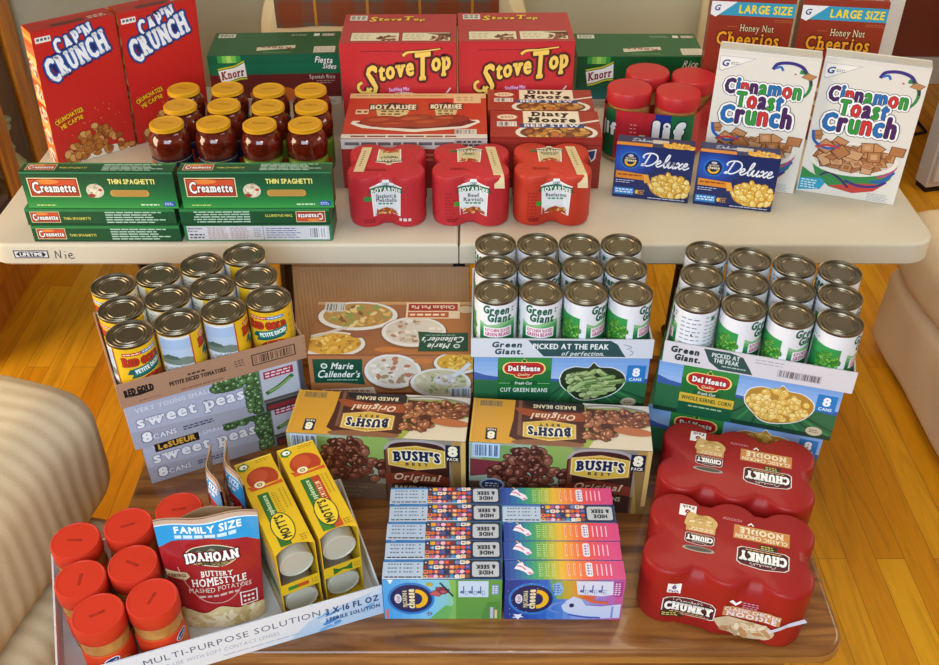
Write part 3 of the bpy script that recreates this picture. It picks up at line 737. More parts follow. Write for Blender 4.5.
def art_pbutter_label():
    a = Art(); H = 56; U = 122; a.rect(-U, 0, U, H, 'cf3a16'); a.rect(-U, H-3, U, H, 'e05a28')
    for x0 in (0, -118):
        a.ell(x0+8, 24, 19, 15, 'e8742c', 18); a.ell(x0+10, 22, 15, 12, 'd85a1c', 18)
        for i in range(5): a.line([(x0-2+i*5, 12), (x0+2+i*4, 34)], 1.2, 'f0a060')
        a.ell(x0-2, 40, 12, 8, 'e8ecf4', 16, 20); a.ell(x0-2, 40, 10.5, 6.6, '1f2c70', 16, 20); a.text('Kroger', x0-2, 40, 4.5, 'f0f0f4', .02, w=16, rot=20)
    a.rect(50, 4, 100, 52, 'efeae0'); a.greek(54, 8, 96, 48, 7, '7a7a80', .3); return a
# --- trays
def art_tray_beans():
    a = Art(); W, H = 314, 40; a.rect(0, 0, W, H, 'd5dbe6')
    a.text('Green', 62, 28, 11, '153e4a', .05, w=52, sh=.15); a.text('Giant.', 66, 13, 11, '153e4a', .05, w=50, sh=.15)
    a.poly([(96, 40), (266, 40), (278, 33), (292, 10), (296, 0), (300, 0), (120, 0), (104, 22)], 'c2cede') if 0 else None
    a.poly([(98, 38), (240, 38), (252, 30), (262, 12), (268, 3), (126, 3), (112, 20)], '1e4c50')
    a.text('PICKED AT THE PEAK', 172, 25, 11, 'e6eef0', .03, w=130); a.text('of perfection.', 194, 10, 9, 'd8e4e6', .02, w=74, sh=.3)
    a.line([(262, 30), (270, 28), (276, 24), (268, 20)], 1.5, '8a98a0', 4); a.line([(274, 18), (280, 12), (274, 6)], 1.5, '8a98a0', 4)
    return a
def art_tray_beans2():
    a = Art(); W, H = 314, 44; a.rect(0, 0, W, H, 'd8d6dc')
    a.text('Green', 36, 31, 12, '1c3438', .06, w=48, sh=.1); a.text('Giant.', 42, 15, 12, '1c3438', .06, w=44, sh=.1)
    a.poly([(66, 42), (110, 42), (132, 36), (146, 14), (152, 3), (96, 3), (78, 16)], '2a4f4c'); a.text('PICKED AT', 104, 32, 8.5, 'd4e0dc', .03, w=46); a.text('THE PEAK', 106, 21, 8.5, 'd4e0dc', .03, w=42); a.greek(100, 9, 140, 13, 1, 'b8ccc8', .6, .02)
    a.greek(152, 28, 210, 40, 2, 'a8a4ac', .3); a.bars(190, 9, 262, 25, 'c4c0c8', '50484e', 34); return a
def art_tray_tomato():
    a = Art(); W, H = 318, 48; a.rect(0, 0, W, H, 'ab8368')
    a.text('RED GOLD', 34, 30, 13, '1c1614', .06, w=48, serif=.06, bend=-.003); a.poly([(12, 20), (36, 25), (58, 22), (36, 19)], '1c1614')
    a.greek(116, 31, 146, 37, 1, '3a2a22', .6, .05); a.text('PETITE DICED TOMATOES', 132, 24, 8, '2a1e1a', .04, w=96); a.greek(196, 20, 216, 36, 3, '5a443a', .4)
    a.rect(226, 14, 304, 38, '3a2a26'); a.bars(228, 16, 302, 36, 'ab8368', '3a2a26', 26); a.greek(30, 6, 70, 9, 1, '8a6450', .6); a.greek(100, 4, 190, 9, 1, '8a6450', .6); return a
def art_tray_lens():
    a = Art(); W, H = 480, 66; a.rect(0, 0, W, H, 'dfe3ea'); a.poly([(330, 0), (360, 30), (400, 46), (480, 62), (480, 0)], 'bcd2ea')
    for i in range(16): a.ell(random.uniform(370, 474), random.uniform(4, 58), random.uniform(6, 16), random.uniform(2, 6), random.choice(['7ab0e0', 'a8cbea', '4a90d0', 'd0e2f2']), 10, 20, .05)
    a.text('MULTI-PURPOSE SOLUTION', 250, 45, 13, '4a5a78', .0, w=262, gap=.16); a.text('FOR USE WITH SOFT CONTACT LENSES', 226, 25, 8, '98a8c0', .0, w=180, gap=.14); a.greek(230, 8, 350, 14, 1, 'b8c4d4', .5, .02)
    a.text('3 X 16 FL OZ', 431, 42, 13, '203a74', .03, w=84, gap=.16); a.text('STERILE SOLUTION', 431, 23, 8, '203a74', .03, w=86, gap=.14); return a
# --- canned vegetable cases
def shield(a, x, y, k, dim=False):
    b = Art(); S = [(0, 20), (14, 21), (32, 20), (42, 12), (43, 0), (36, -9), (22, -12), (16, -19), (0, -23)]
    S = catmull(S, 4); P = S+[(-q[0], q[1]) for q in S[::-1]]
    P = P[::-1]
    b.poly([(-10, 20), (0, 33), (10, 20)], 'e8d060'); b.ell(0, 26, 4, 4, '1c5a28', 10)
    b.poly([(p[0]*1.14, p[1]*1.16) for p in P], '1a6a30'); b.poly([(p[0]*1.09, p[1]*1.1) for p in P], 'efdc80'); b.poly(P, 'c02028')
    b.text('Del Monte', 0, 5, 13.5, 'f6f4f0', .05, w=70, serif=.07, out=[(.1, '7a1018')]); b.text('Quality', 0, -12, 7, 'efe0a8', .02, w=27, sh=.25)
    a.sub(b, x, y, k)
def art_veg(corn):
    a = Art(); W, H = 306, 112
    sky = ['a8c4ec', '9abcec', '8eb4ea', '84aee8', '7aa6e2']
    a.rect(0, 0, W, H, '88b0e8')
    for i in range(5): a.rect(0, 60+i*10.4, W, 60+(i+1)*10.4+.2, sky[i])
    a.poly([(0, 62), (0, 80), (20, 72), (46, 68), (120, 66), (200, 62), (270, 72), (W, 66), (W, 50), (0, 50)], '3a5ea8')
    a.poly([(0, 0), (W, 0), (W, 56), (250, 62), (120, 58), (0, 62)], '2c6a44')
    for i in range(9): a.line([(110+i*30, 0), (150+i*14, 40), (170+i*8, 58)], 3.5, '3c8a4c' if i % 2 else '1c4a30')
    a.rect(0, 0, W, 10, '163a2c')
    a.rect(42, 0, 136, H, '1b6e34'); a.rect(42, 0, 136, 40, '17583a'); a.rect(42, 84, 136, H, '2f8a3c')
    shield(a, 88, 80, .82) if corn else shield(a, 88, 84, .8)
    if corn:
        a.rect(42, 30, 136, 50, 'd9b53c'); a.text('WHOLE KERNEL CORN', 89, 40, 8.5, '1c4a28', .02, w=86); a.greek(60, 20, 118, 25, 1, 'a8c8a0', .6, .02)
    else: a.text('CUT GREEN BEANS', 89, 39, 9, 'dce8dc', .02, w=84, gap=.14); a.rect(44, 54, 134, 55, '9ac8a0')
    a.rect(64, 50, 112, 60, '145a2a'); a.text('Fresh Cut', 88, 55, 6, 'e8f0e4', .02, w=30, sh=.2)
    cx, cy = 208, 56
    bowl = catmull([(150, 66), (156, 84), (176, 94), (200, 92), (209, 104), (220, 94), (244, 92), (264, 78), (268, 60), (256, 38), (236, 24), (208, 16), (186, 18), (170, 32), (154, 50), (150, 66)], 3)
    a.poly(bowl[::-1], 'e6ecec'); inner = [(cx+(p[0]-cx)*.965, cy+(p[1]-cy)*.955) for p in bowl]; a.poly(inner[::-1], 'b88a34' if corn else '22341c')
    ins = lambda x, y: inell(208, 58, 50, 32)(x, y)
    if corn: a.scatter(ins, 130, 6, 5, ['f0d078', 'f4dc90', 'e6c060', 'ecc868'], 'c0923c', bb=(156, 22, 262, 94), hi='f8e8a8')
    else:
        for i in range(44):
            for _ in range(60):
                x, y = random.uniform(160, 256), random.uniform(28, 88)
                if inell(208, 57, 42, 27)(x, y): break
            L = random.uniform(9, 15); an = R(random.choice([8, 14, 20, -30, -40, 40, 4])); dx, dy = L*math.cos(an), L*math.sin(an)
            c = random.choice(['8fa866', '7c9856', 'a0b678', '6c8a4a'])
            a.line([(x-dx, y-dy), (x+dx, y+dy)], 12.4, '2c4420'); a.ell(x-dx, y-dy, 6, 5.6, '2c4420', 8, 0, .1); a.line([(x-dx, y-dy), (x+dx, y+dy)], 10.4, c); a.ell(x-dx, y-dy, 5.2, 4.9, 'b4c48c', 8, 0, .1); a.ell(x+dx, y+dy, 5.2, 4.9, c, 8, 0, .1); a.line([(x-dx*.8, y-dy*.8+2), (x+dx*.8, y+dy*.8+2)], 2.4, 'b4c890')
    a.rect(268, 62, 300, 98, '1f7cc8'); a.text('8', 284, 84, 17, 'f4f8fc', .05); a.text('CANS', 284, 68, 6, 'e8f2fa', .03, w=22); a.ell(276, 16, 14, 10, 'c8bca0', 16); a.greek(268, 12, 284, 20, 2, '6a6a58', .5)
    return a
def art_peas(dark=False):
    a = Art(); W, H = 310, 108; a.rect(0, 0, W, H, 'aeb4cb'); a.quad([(0, 0), (W, 0), (W, 20), (0, 44)], 'a2a5b6')
    a.text('VERY YOUNG SMALL', 80, 92, 10, 'd4d9e8', .02, w=130, serif=.05); a.text('sweet peas', 106, 64, 27, 'e9ecf4', .03, w=186, serif=.07, out=[(.05, '8a90a8')])
    a.text('8', 24, 24, 21, 'eef0f6', .06, serif=.05, out=[(.07, '6a708c')]); a.text('CANS', 54, 20, 12, 'e4e8f2', .02, w=40, out=[(.06, '7a809c')]); a.greek(86, 14, 140, 26, 2, '3a3c68', .5, .05)
    peas = lambda x, y: (x > 236-1.0*(y-70) and y > 20 and x < 256 and y < 80) or (y > 88 and 150 < x < 256 and y < 104) or (x > 206 and y > 70 and x < 256)
    a.scatter(lambda x, y: (y > 84 and x > 150) or (x > 205-.5*(y-55) and y < 62 and x > 160) or x > 206, 190, 6.6, 6.6, ['47693f', '547a48', '3c5f36', '608a54'], '1a2c18', bb=(140, 6, 228, 104), hi='a8c8a0')
    a.rect(230, 0, W, H, '7c7f8a'); a.rect(232, 30, 300, 108, 'b9bfcc'); a.rect(238, 82, 292, 100, 'a02848'); a.greek(241, 84, 289, 98, 2, 'f0dce4', .5, .05); a.line([(238, 46), (262, 56), (290, 76)], 9, '3c6a30', 5); a.line([(244, 49), (264, 56), (286, 71)], 5, '86a860', 5)
    a.rect(232, 24, 300, 31, '5a524c'); a.rect(234, 0, 300, 22, '3a3434'); a.rect(238, 4, 294, 14, '8a2c30'); a.rect(302, 0, W, H, '4a4c58'); return a
def art_peas_lower():
    a = art_peas(); a.rect(20, 78, 98, 101, '16120e'); a.text("LeSUEUR", 59, 89, 13, 'd8a848', .04, w=66); return a
# --- soup cans case (pot pie soups)
def softbowl(a, x, y, rx, ry, kind):
    a.ell(x, y-3, rx*1.06, ry*1.08, '8a5a38', 26); a.ell(x, y, rx, ry, 'e4e0da', 28); a.ell(x, y+2, rx*.88, ry*.84, {'noodle': 'b48a4a', 'cream': 'd8cdbe', 'gold': 'd8a43c', 'potato': 'c9c0a0'}[kind], 28)
    cols = {'noodle': ['d8b468', 'c89a48', 'e4c888', '7a5a2c', '8a9a50'], 'cream': ['b87858', 'e8e0d4', 'c8b8a4', 'a08868', 'd8cabc'], 'gold': ['e8bc58', 'd09a34', 'f0cc74', 'b07c28'], 'potato': ['a8a878', 'd8d0b0', 'c0b490', '8a9a68']}[kind]
    a.scatter(inell(x, y+2, rx*.8, ry*.74), 46, rx*.11, ry*.09, cols, None, bb=(x-rx, y-ry, x+rx, y+ry))
def callender(a, x, y, rot):
    b = Art(); b.poly([(-48, -28), (-48, 30), (46, 30), (44, 0), (48, -32), (0, -27)], '0f4a36')
    b.text('Marie', 8, 14, 15, 'eef2ee', .02, w=42, sh=.3, serif=.03); b.text("Callender's", 0, -6, 15, 'eef2ee', .02, w=80, sh=.3, serif=.03, sc=[(1.2, -.05)]+[(1, 0)]*10); b.ell(-27, 14, 6.5, 6.5, 'dfe8e0', 14); b.ell(-27, 14, 4, 4, '4a7a64', 10); b.greek(-24, -22, 36, -18, 1, '9ac0ac', .5, .02)
    a.sub(b, x, y, 1, rot)
def art_pie_top():
    a = Art(); W, D = 310, 170; a.rect(0, 0, W, D, 'a06438'); a.poly([(170, 0), (W, 0), (W, D), (230, D), (190, 100)], 'b0703e'); a.rect(0, D-10, W, D, 'c89a68')
    softbowl(a, 84, 122, 78, 48, 'noodle'); softbowl(a, 44, 30, 62, 40, 'gold'); softbowl(a, 196, 70, 62, 48, 'cream')
    a.line([(4, 52), (30, 66), (66, 84)], 8, 'd8c8b8'); a.ell(96, 62, 22, 12, '9a5c44', 14, 10)
    a.ell(150, 14, 26, 8, 'c87a3c', 14)
    a.bars(16, 136, 56, 166, 'd8d4cc', '40383a'); 
    a.rect(178, 112, 284, 166, 'e4cda8'); b = Art(); b.text('Chicken Pot Pie', 0, 0, 12, 'f0dcc0', .02, w=86, serif=.04); a.rect(182, 138, 280, 162, 'a02c22'); a.sub(b, 231, 150, 1, 180); a.rect(182, 116, 262, 134, 'b8542c'); a.greek(186, 120, 258, 130, 1, 'f0dcc0', .6, .05)
    a.ell(296, 142, 17, 12, 'd0b890', 16); callender(a, 252, 38, 180); return a
def art_pie_front():
    a = Art(); W, H = 310, 110; a.rect(0, 0, W, H, 'b07448'); a.rect(0, 0, W, 20, '7a3a1c')
    softbowl(a, 282, 92, 46, 26, 'gold'); softbowl(a, 158, 72, 54, 42, 'cream'); softbowl(a, 248, 44, 58, 36, 'potato'); a.ell(216, 98, 18, 8, 'c87a44', 14)
    a.line([(262, 56), (282, 68), (304, 92)], 9, 'd6d8e0', 5); a.ell(256, 52, 22, 13, 'c8c6c8', 16); a.scatter(inell(256, 53, 18, 9), 10, 4, 3, ['a87858', 'e0d8c8', 'b8a080'], bb=(236, 42, 276, 64))
    a.poly([(20, 28), (120, 34), (124, 18), (26, 8)], 'ead8c4'); a.greek(26, 14, 112, 28, 2, '9a4a34', .5, .05); a.bars(266, 8, 306, 32, 'd4dcea', '3a4050'); callender(a, 56, 72, 0); return a
# --- baked beans case
def plate(a, x, y, k, rot=0):
    b = Art(); P = [(-44, 16), (0, 24), (44, 16), (44, -18), (0, -26), (-44, -18)]
    b.poly([(p[0]*1.08, p[1]*1.1) for p in P[::-1]], '8a5a28'); b.poly([(p[0]*1.03, p[1]*1.04) for p in P[::-1]], 'efe2b0'); b.poly(P[::-1], 'd8ae40')
    b.text("BUSH'S", 0, 3, 19, '171f4a', .05, w=74, serif=.07, out=[(.09, 'f0e8c8')], bend=-.0022); b.text('BEST', 0, -15, 6, '171f4a', .04, w=36, gap=.5); b.greek(-18, 17, 18, 20, 1, '8a6420', .5, .02)
    a.sub(b, x, y, k, rot)
def eight(a, x, y, k, rot=0, c='12173a'):
    b = Art(); b.rect(-13, -20, 13, 20, c); b.text('8', 0, 5, 22, 'f2ecd0', .06); b.text('PACK', 0, -14, 6.5, 'f2ecd0', .03, w=21); a.sub(b, x, y, k, rot)
BEANC = ['5c2c20', '6e382a', '7e4634', '4c2018', '8a5442']
def art_bbean_top():
    a = Art(); W, D = 306, 112; a.rect(0, 0, W, D, '9aa05c'); a.poly([(176, 0), (W, 0), (W, 60), (230, 30)], 'd8cab0'); a.poly([(170, 0), (170, 60), (220, 40), (200, 0)], '9aa848')
    a.rect(0, 0, 76, D, 'd49a30'); a.bars(12, 92, 52, 108, 'b08a48', '6a5430', 24)
    a.poly([(74, 112), (72, 60), (66, 18), (84, 6), (130, 0), (176, 2), (196, 12), (194, 112)], '4a2014'); a.rect(80, 22, 86, 112, '7a5040')
    a.poly([(88, 112), (92, 98), (130, 90), (194, 92), (194, 112)], '1c1418'); b = Art(); b.text('BAKED BEANS', 0, 0, 9, 'e8d8b0', .03, w=74); a.sub(b, 142, 98, 1, 180)
    a.poly([(72, 92), (84, 76), (130, 62), (194, 64), (194, 86), (130, 84), (88, 92)], '9c4a26'); c = Art(); c.text('Original', 0, 0, 14, 'f0dcc0', .02, w=76, sh=.3, serif=.04); a.sub(c, 140, 72, 1, 180)
    a.ell(132, 5, 62, 9, '8a5a3c', 20); plate(a, 134, 36, .98, 180)
    eight(a, 36, 22, .72, 180)
    a.poly([(190, 112), (W, 112), (W, 92), (270, 104), (200, 100)], 'cfc8c0'); a.line([(196, 104), (240, 108), (290, 100), (306, 92)], 4, '8a8480', 5)
    a.poly([(196, 98), (306, 92), (306, 62), (260, 56), (236, 24), (200, 40)], '4a2416')
    a.scatter(lambda x, y: (y > 52-.0*x and y < 98) or (y > 22+.0*x and x < 244 and y > .6*(x-196)), 85, 9, 5, ['9a5c3c', '7a4028', 'ac6c48', '8a4c30'], '48200e', bb=(196, 22, 300, 96), hi='d8a880')
    a.ell(276, 44, 34, 10, 'b4683c', 16, -6); a.rect(0, 0, 4, D, 'd8a848'); return a
def art_bbean_front():
    a = Art(); W, H = 306, 150; a.rect(0, 0, W, H, '8a8478'); a.rect(0, 60, 160, H, '9cae98'); a.ell(60, 120, 40, 26, '7a9c5c', 18); a.ell(150, 118, 40, 36, '8aa858', 18); a.rect(0, 0, W, 40, '6a5444'); a.rect(0, 40, 150, 58, '5a4438')
    a.bars(6, 116, 52, 148, 'b9d2ee', '3a4a70', 20)
    a.poly([(2, 112), (60, 108), (60, 80), (2, 70)], '7a3038'); a.greek(0, 4, 150, 34, 3, '8a7058', .3)
    reg = lambda x, y: inell(104, 116, 40, 30)(x, y) or inell(94, 80, 58, 28)(x, y) or inell(146, 74, 30, 22)(x, y)
    a.scatter(reg, 130, 9.5, 7, BEANC, '2a100c', bb=(36, 52, 176, 148), hi='a87868')
    a.ell(40, 52, 22, 16, 'a8b8d0', 16); a.ell(40, 52, 18, 12, '2c3c70', 16); a.greek(28, 46, 52, 58, 2, 'd8e0ee', .5, .05)
    a.poly([(166, 0), (166, 120), (176, 138), (200, 146), (240, 146), (268, 138), (278, 120), (278, 0)], '3a1a12'); a.line([(168, 124), (178, 139), (204, 146), (240, 146), (266, 139), (277, 124)], 6, 'a8a0a0', 5); a.rect(168, 0, 176, 120, '6a3c2c')
    plate(a, 222, 108, 1.08)
    a.poly([(166, 66), (166, 42), (222, 50), (278, 42), (278, 64), (222, 76)], '7c3420'); a.text('Original', 222, 61, 15, 'e8c8a8', .02, w=80, sh=.3, serif=.04); a.text('BAKED BEANS', 222, 34, 10, 'd8c8a8', .02, w=80)
    a.rect(282, 0, W, H, 'b08a48'); a.poly([(278, 112), (306, 112), (306, 0), (292, 0)], '8a6a3c'); a.rect(298, 20, W, H, 'd0ae68'); eight(a, 284, 122, .95); return a
# --- small macaroni boxes: art on the long narrow side (seen on top) and on the front
def art_kside_a():
    a = Art(); W, D = 183, 37; a.rect(0, 0, W, D, '1d4f8c'); a.rect(0, 0, 62, D, 'b6c6da'); a.rect(0, D-4, W, D, '3a78b8')
    for j in range(3):
        a.greek(8, 27-j*7.5, 24, 31-j*7.5, 1, '3a4a70', .5, .2); a.ell(27, 29-j*7.5, 1.4, 1.4, '202a50', 8); a.greek(32, 27-j*7.5, 50, 31-j*7.5, 1, '3a4a70', .5, .2); a.ell(54, 29-j*7.5, 1.4, 1.4, '202a50', 8)
    a.greek(4, 2, 60, 6, 1, '202a40', .6, .02)
    cols = ['e8a81c', 'c83a28', 'e8e4d8', 'e87a4a', '2a5aa8', 'b85a90', '7a3018', 'f0c8a8', 'd86a1c', '1c2c5a', 'f0b8c8', '3a8ac8', '8a4a28', 'e0503a']
    random.seed(3); a.rect(62, 0, 134, D, '20365e')
    for i in range(9):
        for j in range(4): 
            x, y = 66+i*8, 5+j*9; c = cols[(i*5+j*3) % 14]
            if (i+j) % 3 == 0: a.ell(x, y, 4, 3.8, c, 10, 0, .3); a.ell(x, y, 1.6, 1.6, cols[(i+j+4) % 14], 8, 0, .3)
            elif (i+j) % 3 == 1: a.rect(x-3.8, y-3.6, x+3.8, y+3.6, c); a.rect(x-1.8, y-1, x+2, y+1.6, cols[(i+2*j+7) % 14])
            else: a.poly([(x-4, y-2), (x, y-4), (x+4, y), (x+1, y+4), (x-3, y+3)], c)
    a.rect(134, 1, 181, D-1, '141c3c'); a.poly(rrect(137, 4, 178, D-4, 4, 4), 'b8bcc4'); b = Art(); b.text('HIDE', 0, 6, 7, '14141c', .06, w=22); b.text('& SEEK', 0, -5, 7, '14141c', .06, w=30); a.sub(b, 158, 18, 1, 180); a.rect(0, 0, 120, 1.6, 'dfe6f0')
    return a
RAIN = ['1f3f94', '20509c', '1f64a0', '22789a', '288a84', '3a9a6a', '58a456', '80ac48', 'a8b23e', 'c8b438', 'e0b034', 'e8a234', 'ea9034', 'ea7c36', 'e8663a', 'e45640', 'e04a4c', 'dc445c', 'd8406a', 'd43e74', 'd23e7a', 'd03c7c']
def art_kside_b():
    a = Art(); W, D = 183, 37; n = len(RAIN)
    for i, c in enumerate(RAIN): a.rect(W*i/n, 0, W*(i+1)/n+.2, D, c)
    for i in range(3): a.greek(52+i*10, 5, 58+i*10, 32, 7, 'd8e4b0', .35, .3)
    for i in range(4): a.rect(96+i*9, 7+i % 2*2, 99+i*9, 31, 'f0c0a0'); a.rect(97+i*9, 10, 98.4+i*9, 29, 'e06a48')
    a.poly(rrect(124, 6, 134, 33, 3, 3), 'e0d8e4'); a.greek(126, 9, 133, 30, 4, '4a4a9a', .5)
    for i in range(4): a.rect(140+i*7, 8, 142+i*7, 30, 'f4b8cc')
    a.poly([(14, 20), (20, 30), (27, 33), (30, 26), (40, 20), (44, 12), (36, 8), (30, 14), (22, 18)], 'ece4f0'); a.line([(24, 32), (20, 37)], 1.6, 'f0c860'); a.line([(18, 26), (26, 24), (32, 18)], 2.4, 'd06a8a', 4); a.ell(38, 12, 3, 2, 'd87a9a', 10)
    return a
def art_kfront_a():
    a = Art(); W, H = 183, 95
    for i in range(8): a.rect(i*14, 0, i*14+14.2, H, ['4aa4e4', '54aae6', '60b2e8', '70bcea', '7cc4ec', '80c8ea', '84c8d8', '8ac8b8'][i])
    a.poly([(70, 0), (112, 0), (112, 30), (96, 34)], '6ab060'); a.rect(112, 0, W, H, '5f9a44'); a.poly([(112, 0), (112, H), (102, H), (108, 40), (100, 0)], '80b85c')
    a.poly([(8, 95), (12, 84), (17, 95)], 'f0f4fa'); a.rect(3, 2, 7, 24, 'e0743a')
    k = Art(); kraft_oval(k, 0, 0, 33, 0, .98); a.sub(k, 43, 50, 1, 90)
    a.poly([(116, 92), (162, 92), (162, 54), (116, 54)], 'c4d8ee')
    for i in range(3): a.line([(124+i*13, 62), (124+i*13, 80)], 2, '4a6a9a'); a.ell(121+i*13, 66, 2.4, 3.4, '4a6a9a', 8); a.greek(126+i*13, 58, 132+i*13, 70, 3, '4a6a9a', .4)
    a.rect(167, 60, 178, 84, '7a9ac0'); a.greek(168, 62, 177, 82, 4, 'e0e8f0', .5)
    a.squares(lambda x, y: True, 4, 10, ['a83a48', 'c85a5a', '7a3a58'], '4a2a30', (82, 62, 100, 78)); a.line([(88, 88), (108, 56)], 3, '2a2438'); a.ell(72, 84, 6, 5, 'b8a848', 10); a.ell(70, 14, 5, 5, '4a6a9a', 10); a.greek(66, 10, 75, 18, 2, 'c0d8ee')
    a.poly([(150, 2), (180, 2), (180, 44), (160, 40)], '4e8a3c'); a.rect(165, 3, 170, 30, 'c8b8e0'); a.rect(172, 3, 176, 24, 'd8c890'); return a
def art_kfront_b():
    a = Art(); W, H = 183, 95; n = len(RAIN)
    for i in range(14): a.rect(0, 0, W*(1-i/14.), H, ['c85a9a', 'b86ab8', 'a07ac8', '9a8ad0', '94a0d8', '8aa0dc', '6a90d8', '4a80d0', '3a74cc', '2a62c0', '2456b4', '2048a4', '1c3e96', '1a388c'][i])
    for i in range(8): a.poly([(68+i*9, 95), (78+i*9, 95), (84+i*8, 50), (74+i*8, 50)], ['6aa058', '98a848', 'b8a840', 'c8a23c', 'd89438', 'd8803a', 'd86c40', 'd86450'][i])
    k = Art(); kraft_oval(k, 0, 0, 33, 0, .98); a.sub(k, 42, 50, 1, 90)
    a.poly([(108, 93), (164, 93), (166, 62), (150, 58), (112, 62)], 'd8dcf0')
    for i in range(3): a.line([(120+i*14, 66), (120+i*14, 84)], 2, '4a5aa0'); a.ell(117+i*14, 70, 2.4, 3.4, '4a5aa0', 8); a.greek(122+i*14, 62, 128+i*14, 74, 3, '4a5aa0', .4)
    a.poly([(166, 92), (180, 92), (180, 58), (168, 56)], 'a83a94'); a.greek(168, 60, 178, 90, 6, 'f0e0f0', .5)
    a.poly([(72, 86), (84, 92), (90, 74), (86, 60), (76, 60)], '8ab4e0'); a.greek(74, 64, 88, 86, 4, '3a5ab0', .5)
    a.line([(120, 56), (136, 46), (160, 42)], 6, 'd86a38', 5)
    # plain white horse's head lying sideways
    a.poly([(88, 34), (94, 46), (106, 58), (118, 52), (126, 36), (150, 34), (180, 40), (180, 6), (140, 4), (110, 10), (92, 22)], 'c9d4f0'); a.line([(94, 44), (78, 40), (70, 26), (86, 18)], 5, '6a8ad8', 5); a.line([(100, 14), (124, 8), (150, 6)], 4, '3a5ab8', 5)
    a.ell(104, 36, 4, 5, '202850', 12)
    a.poly([(14, 14), (18, 8), (12, 4), (19, 5), (22, 0), (25, 6), (31, 6), (26, 10), (28, 15), (22, 13)][::-1], 'e8ecf6')
    for i in range(24): a.ell(random.uniform(4, 90), random.uniform(2, 93), .8, .8, 'c8d8f8', 5, 0, .02)
    a.rect(166, 6, 169, 34, '8a8ac8'); return a
# --- soup six-packs
def hexlogo(a, x, y, k, rot):
    b = Art(); P = [(-38, 12), (-32, 17), (-4, 21), (4, 21), (32, 17), (38, 12), (38, -14), (32, -18), (-32, -18), (-38, -14)]
    b.poly([(p[0], p[1]) for p in P[::-1]], 'e6e2dc'); b.poly([(p[0]*.96, p[1]*.94) for p in P[::-1]], '5c1c24')
    b.text("Campbell's", 0, 12, 7, 'efe8e0', .01, w=38, sh=.35, serif=.03); b.text('CHUNKY', 0, -1, 16, 'f4f2ee', .06, w=68, serif=.07, out=[(.1, '2a1014')]); b.greek(-26, -15, 26, -12, 1, 'd8a868', .6, .02)
    a.sub(b, x, y, k, rot)
def art_soup_top():
    a = Art(); 
    hexlogo(a, 50, -22, 1.02, 180); a.poly([(70, 6), (44, 6), (44, -4), (70, -4)], '2c3018'); a.greek(46, -3, 68, 5, 2, 'd8c868', .5)
    b = Art(); b.rect(-42, -14, 42, 14, 'c8884a'); b.rect(-42, -14, 42, -13, 'e0b070'); b.text('CLASSIC CHICKEN', 0, 7.5, 7.5, 'efe0c0', .03, w=78); b.text('NOODLE', 0, -5, 11, 'efe0c0', .05, w=66, serif=.06); a.sub(b, 46, 24, 1, 180)
    a.greek(-14, 44, 16, 50, 2, 'e0909a', .4, .05); a.poly([(24, 42), (29, 47), (34, 42), (32, 40), (29, 44), (26, 40)], 'f4f0ee')
    a.rect(-82, 36, -56, 60, 'efece8'); c = Art(); c.text('6', 0, 5, 12, '8a1c28', .05); c.text('Pack', 0, -7, 6, '8a1c28', .03, w=19); a.sub(c, -69, 48, 1, 180)
    # printed can with noodles, upside down
    d = Art(); d.poly([(-24, -30), (24, -30), (24, 34), (-24, 34)], '9c2226'); d.ell(0, 34, 24, 5, '8a8078', 18); d.ell(0, 36, 25, 5, 'b0a698', 18); d.ell(0, 35, 21, 4, '5c524c', 18)
    hexlogo(d, 0, 14, .6, 0); d.rect(-23, -12, 23, 0, 'c8985a'); d.greek(-20, -10, 20, -2, 2, 'efe0c0', .5); d.poly(catmull([(-22, -10), (-25, -26), (-12, -38), (4, -36), (20, -40), (25, -24), (22, -10), (-22, -10)], 4), 'd0ab6a'); d.scatter(inell(0, -25, 18, 9), 12, 5, 2.4, ['e0c48a', 'c09a58', 'e8d4a4'], 'a07c40', bb=(-20, -36, 20, -14)); a.sub(d, -46, 6, .98, 180)
    return a
def art_soup_front():
    a = Art(); a.rect(-82, 78, -62, 98, 'efece8'); a.text('6', -72, 91, 9, '5a3a80', .05); a.text('Pack', -72, 82, 5, '5a3a80', .03, w=15)
    hexlogo(a, -46, 50, 1.05, 0); a.poly([(-86, 36), (-56, 32), (-52, 24), (-86, 22)], '2c3018'); a.greek(-84, 24, -58, 33, 2, 'd8c868', .5)
    a.poly([(10, 86), (14, 90), (20, 84), (26, 90), (28, 88), (20, 78)], 'f4f0f4'); a.greek(30, 76, 56, 90, 3, 'c890b0', .4)
    a.rect(4, 54, 88, 76, 'c08a5c'); a.text('CLASSIC CHICKEN', 46, 70, 7, 'e4d8e0', .03, w=80); a.text('NOODLE', 46, 60, 9.5, 'e4d8e0', .05, w=74, serif=.06)
    a.poly(catmull([(-8, 42), (10, 52), (40, 50), (72, 46), (84, 34), (74, 16), (50, 8), (24, 12), (4, 24), (-8, 42)], 4)[::-1], 'c9b596'); a.scatter(inell(42, 30, 38, 16), 26, 9, 4, ['d8c8a8', 'b89c78', 'e2d6bc', 'c08a58'], 'a08864', bb=(0, 8, 84, 50))
    a.line([(74, 36), (96, 56), (122, 78)], 5, 'c8c8dc', 6, 8); return a
